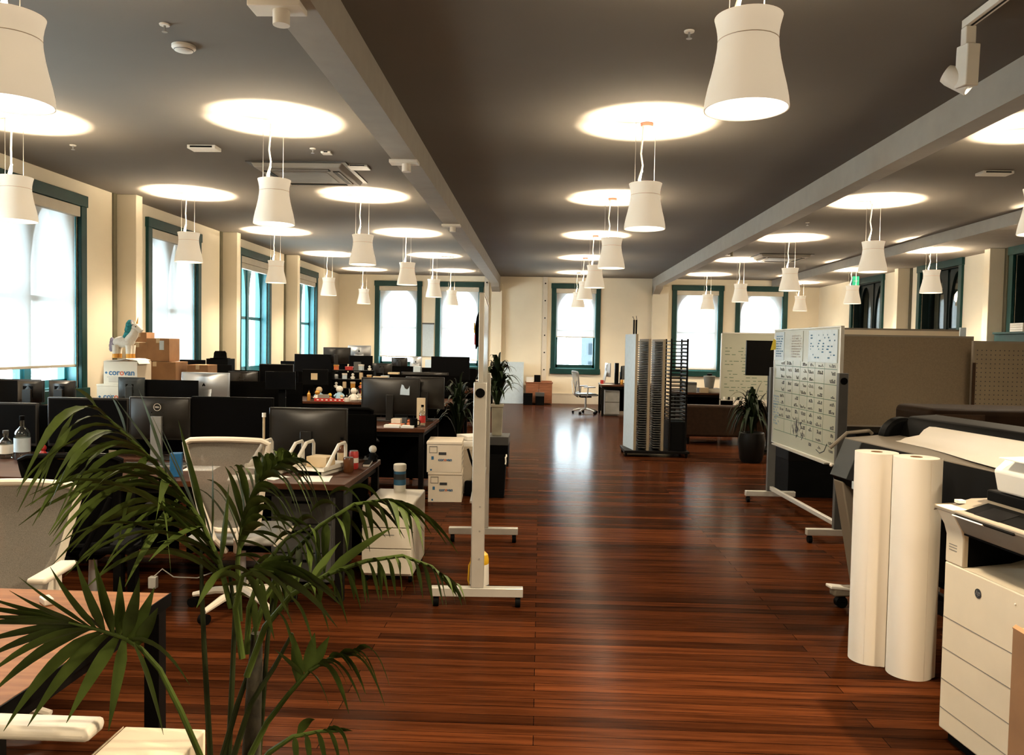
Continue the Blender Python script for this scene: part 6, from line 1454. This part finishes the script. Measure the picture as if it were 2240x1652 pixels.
for y in (0.72, -0.66):
    MB().prism([(-0.325, 0.80), (-0.20, 0.77), (-0.10, 0.13), (-0.19, 0.13)], 'y', y-0.05, y+0.06).build('leg', 'printer2', pt, bevel=0.008)
    f_ = MB().box(-0.34, 0.36, y-0.035, y+0.035, 0.075, 0.135).build('foot', 'printer2', pt, bevel=0.012)
    MB().obox((-0.30, y, 0.128), (0.13, 0.075, 0.02), (0, 0.12, 0)).build('foot_cap', 'white', pt, bevel=0.006)
    for x in (-0.28, 0.30): MB().cyl((x, y-0.02, 0.037), (x, y+0.02, 0.037), 0.037, seg=16).box(x-0.018, x+0.018, y-0.024, y+0.024, 0.04, 0.08).build('caster', 'black', f_)
MB().box(-0.05, 0.05, -0.66, 0.66, 0.16, 0.24).build('cross_bar', 'blackmetal', pt)
MB().prism([(-0.10, 0.72), (0.05, 0.72), (0.12, 0.35), (0.02, 0.28), (-0.06, 0.35)], 'y', -0.6, 0.6).build('catch_basket', 'black', pt)
MB().sphere((-0.335, 0.79, 0.885), 0.012, seg=10, rings=6).build('corner_button', 'white', pt)

mf = thing('office_printer', 'cream multifunction printer with round emblem at the right frame edge', 'printer', (1.683, 3.33, 0), math.radians(6.2))
def slot(y): return y
W = 0.66; D_ = 0.62
MB().box(0.0, D_, -W, 0, 0.05, 0.745).build('cabinet', 'printer', mf, bevel=0.006)
for z in (0.135, 0.255, 0.385, 0.515): MB().box(-0.0012, 0.004, -W+0.004, -0.004, z, z+0.0035).build('drawer_seam', 'inkgrey', mf)
MB().box(0.03, D_-0.03, -W+0.02, -0.02, 0.0, 0.05).build('plinth', 'black', mf)
# column left of the output bay, back and slab above
MB().prism([(0.0, 0.745), (0.0, 0.86), (-0.012, 0.90), (-0.05, 0.965), (-0.05, 0.98), (D_, 0.98), (D_, 0.745)], 'y', -0.115, 0.0).build('side_column', 'printer', mf, bevel=0.006)
MB().box(0.34, D_, -W, -0.115, 0.745, 0.98).build('rear_housing', 'printer', mf)
MB().prism([(0.0, 0.885), (-0.012, 0.90), (-0.05, 0.965), (-0.05, 0.98), (D_, 0.98), (D_, 0.885)], 'y', -W, -0.115).build('upper_housing', 'printer2', mf, bevel=0.006)
MB().box(0.335, 0.342, -W+0.01, -0.115, 0.75, 0.885).box(0.02, 0.34, -0.1165, -0.114, 0.75, 0.885).box(0.0, 0.34, -W+0.01, -0.115, 0.879, 0.8855).build('output_bay', 'black', mf)
rows_ = []
for k in range(8):
    y = -0.116-(W-0.126)*k/7
    dip = 0.012*math.sin(min(1, k/3)*PI)
    rows_.append([(0.002, y, 0.746+dip*0.2), (0.06, y, 0.752), (0.2, y, 0.765), (0.33, y, 0.80)])
MB().slab(rows_, 0.004, (0, 0, 1)).build('output_tray', 'printer', mf)
MB().prism([(-0.052, 0.962), (0.10, 1.005), (0.30, 1.01), (0.30, 0.98), (-0.05, 0.978)], 'y', -W, -0.0).build('control_deck', 'printer2', mf, bevel=0.004)
MB().prism([(-0.062, 0.966), (0.085, 1.012), (0.09, 1.004), (-0.055, 0.958)], 'y', -0.47, -0.13).build('control_panel', 'black', mf, bevel=0.004)
MB().prism([(-0.03, 0.9775), (0.06, 1.0055), (0.061, 1.0045), (-0.029, 0.9765)], 'y', -0.34, -0.20).build('touch_screen', 'screen', mf)
MB().prism([(-0.064, 0.962), (-0.062, 0.966), (-0.055, 0.962), (-0.056, 0.958)], 'y', -0.31, -0.13).build('panel_light_strip', 'flap', mf)
MB().box(0.02, 0.05, -0.045, -0.015, 0.992, 1.004).build('usb_port_cover', 'white', mf)
MB().box(0.14, D_, -W, -0.04, 1.005, 1.05).build('scanner_lid', 'black', mf, bevel=0.006)
MB().prism([(0.14, 1.052), (0.12, 1.14), (0.17, 1.185), (0.40, 1.19), (0.55, 1.12), (0.58, 1.052)], 'y', -W, -0.10).build('document_feeder', 'white', mf, bevel=0.01)
MB().prism([(0.10, 1.192), (0.44, 1.20), (0.44, 1.205), (0.10, 1.197)], 'y', -W-0.05, -0.16).build('feeder_paper', 'flap', mf)
MB().box(0.105, 0.16, -W, -0.30, 1.075, 1.12).build('feeder_slot', 'black', mf)
mb = MB()
for k in range(3): mb.box(-0.0012, 0.002, -0.075, -0.025, 0.80+k*0.011, 0.8035+k*0.011)
mb.build('vent_slits', 'inkgrey', mf)
g_ = MB().lathe([(0, 0), (0.0185, 0), (0.0185, 0.0016), (0, 0.0016)], seg=32).build('round_emblem', 'inkblack', mf)
g_.location = (-0.0005, -0.215, 0.675); g_.rotation_euler = (0, -PI/2, 0)
text('lettering', 'hp', 0.026, 'silver', mf, (-0.0026, -0.215, 0.677), (PI/2, 0, -PI/2), shear=0.3, bold=0.0003, extrude=0.0004)
MB().sphere((-0.001, -0.42, 0.70), 0.004, seg=8, rings=6).build('power_light', 'flap', mf)
ctn = thing('brown_carton', 'brown carton at the bottom right corner in front of the printer', 'cardboard box', (1.73, 2.37, 0))
MB().box(-0.2, 0.25, -0.22, 0.22, 0, 0.725).build('carton_body', 'card', ctn, bevel=0.004)
MB().slab([[(-0.2, -0.22, 0.725), (-0.2, 0.22, 0.725)], [(-0.19, -0.22, 0.735), (-0.19, 0.22, 0.735)]], 0.004, (0, 0, 1)).build('flap', 'card', ctn)

cv = thing('covered_machine', 'dark brown covered machine standing behind the plotter', 'machine', (3.42, 6.3, 0))
MB().box(-0.54, 0.75, -0.3, 0.3, 0.02, 1.19).build('cover', 'plotlid', cv, bevel=0.05, seg=4)
MB().box(-0.50, -0.14, -0.303, -0.298, 1.06, 1.15).build('brown_highlight', 'leather', cv, bevel=0.02)  # highlight on the cover put in as a lighter brown piece
MB().box(-0.5, 0.7, -0.27, 0.27, 0.0, 0.02).build('base', 'blackmetal', cv)
# ================================================================== bottom left: white box and the palm
wbo = thing('white_storage_box', 'white storage box between the oak table and the palm stems', 'box', (-1.0, 1.98, 0))
MB().box(-0.11, 0.112, -0.12, 0.12, 0, 0.545).build('box_body', 'printer', wbo, bevel=0.004)
MB().slab([[(-0.115, 0.12, 0.545), (-0.115, -0.12, 0.545)], [(-0.165, 0.11, 0.50), (-0.165, -0.12, 0.50)]], 0.005, (0, 0, 1)).build('flap', 'carton', wbo)

palm = thing('potted_palm', 'tall potted palm with arching green fronds at lower left', 'palm', (0, 0, 0))
px_, py_ = -0.72, 2.0
palm.location = (px_, py_, 0)
def rel(p): return Vector(p)-Vector((px_, py_, 0))
MB().lathe([(0, 0), (0.10, 0), (0.13, 0.02), (0.155, 0.30), (0.16, 0.33), (0.145, 0.33), (0.135, 0.29), (0, 0.29)], seg=32).build('pot', 'pot', palm)
MB().lathe([(0, 0.292), (0.13, 0.292), (0.13, 0.298), (0, 0.30)], seg=20).build('soil', 'soil', palm)
tp = [rel(p) for p in PALM_TRUNK]
tp = [Vector((tp[0].x, tp[0].y, 0.29))] + tp
MB().tube(tp, [0.030, 0.027, 0.024, 0.021, 0.019, 0.014], 12).build('trunk', 'trunk', palm)
for s in PALM_STEMS:
    pts = [rel(p) for p in s]
    pts = [Vector((pts[0].x*0.5, pts[0].y*0.5, 0.29))] + pts
    MB().tube(pts, [0.010, 0.009, 0.008, 0.007, 0.006, 0.004], 8).build('stalk', 'stem', palm)
for rach, leaves in PALM_FRONDS:
    mb = MB()
    pts = [rel(p) for p in rach]
    n_ = len(pts)
    mb.tube(pts, [0.008-0.005*i/(n_-1) for i in range(n_)], 8)
    for o_, m_, t_, w_ in leaves:
        blade(mb, rel(o_), rel(m_), rel(t_), w_, n=8, up=Vector((0.15, 0.75, 0.65)))
    mb.build('frond', 'leaf', palm)
# fallen frond stub beside the pot
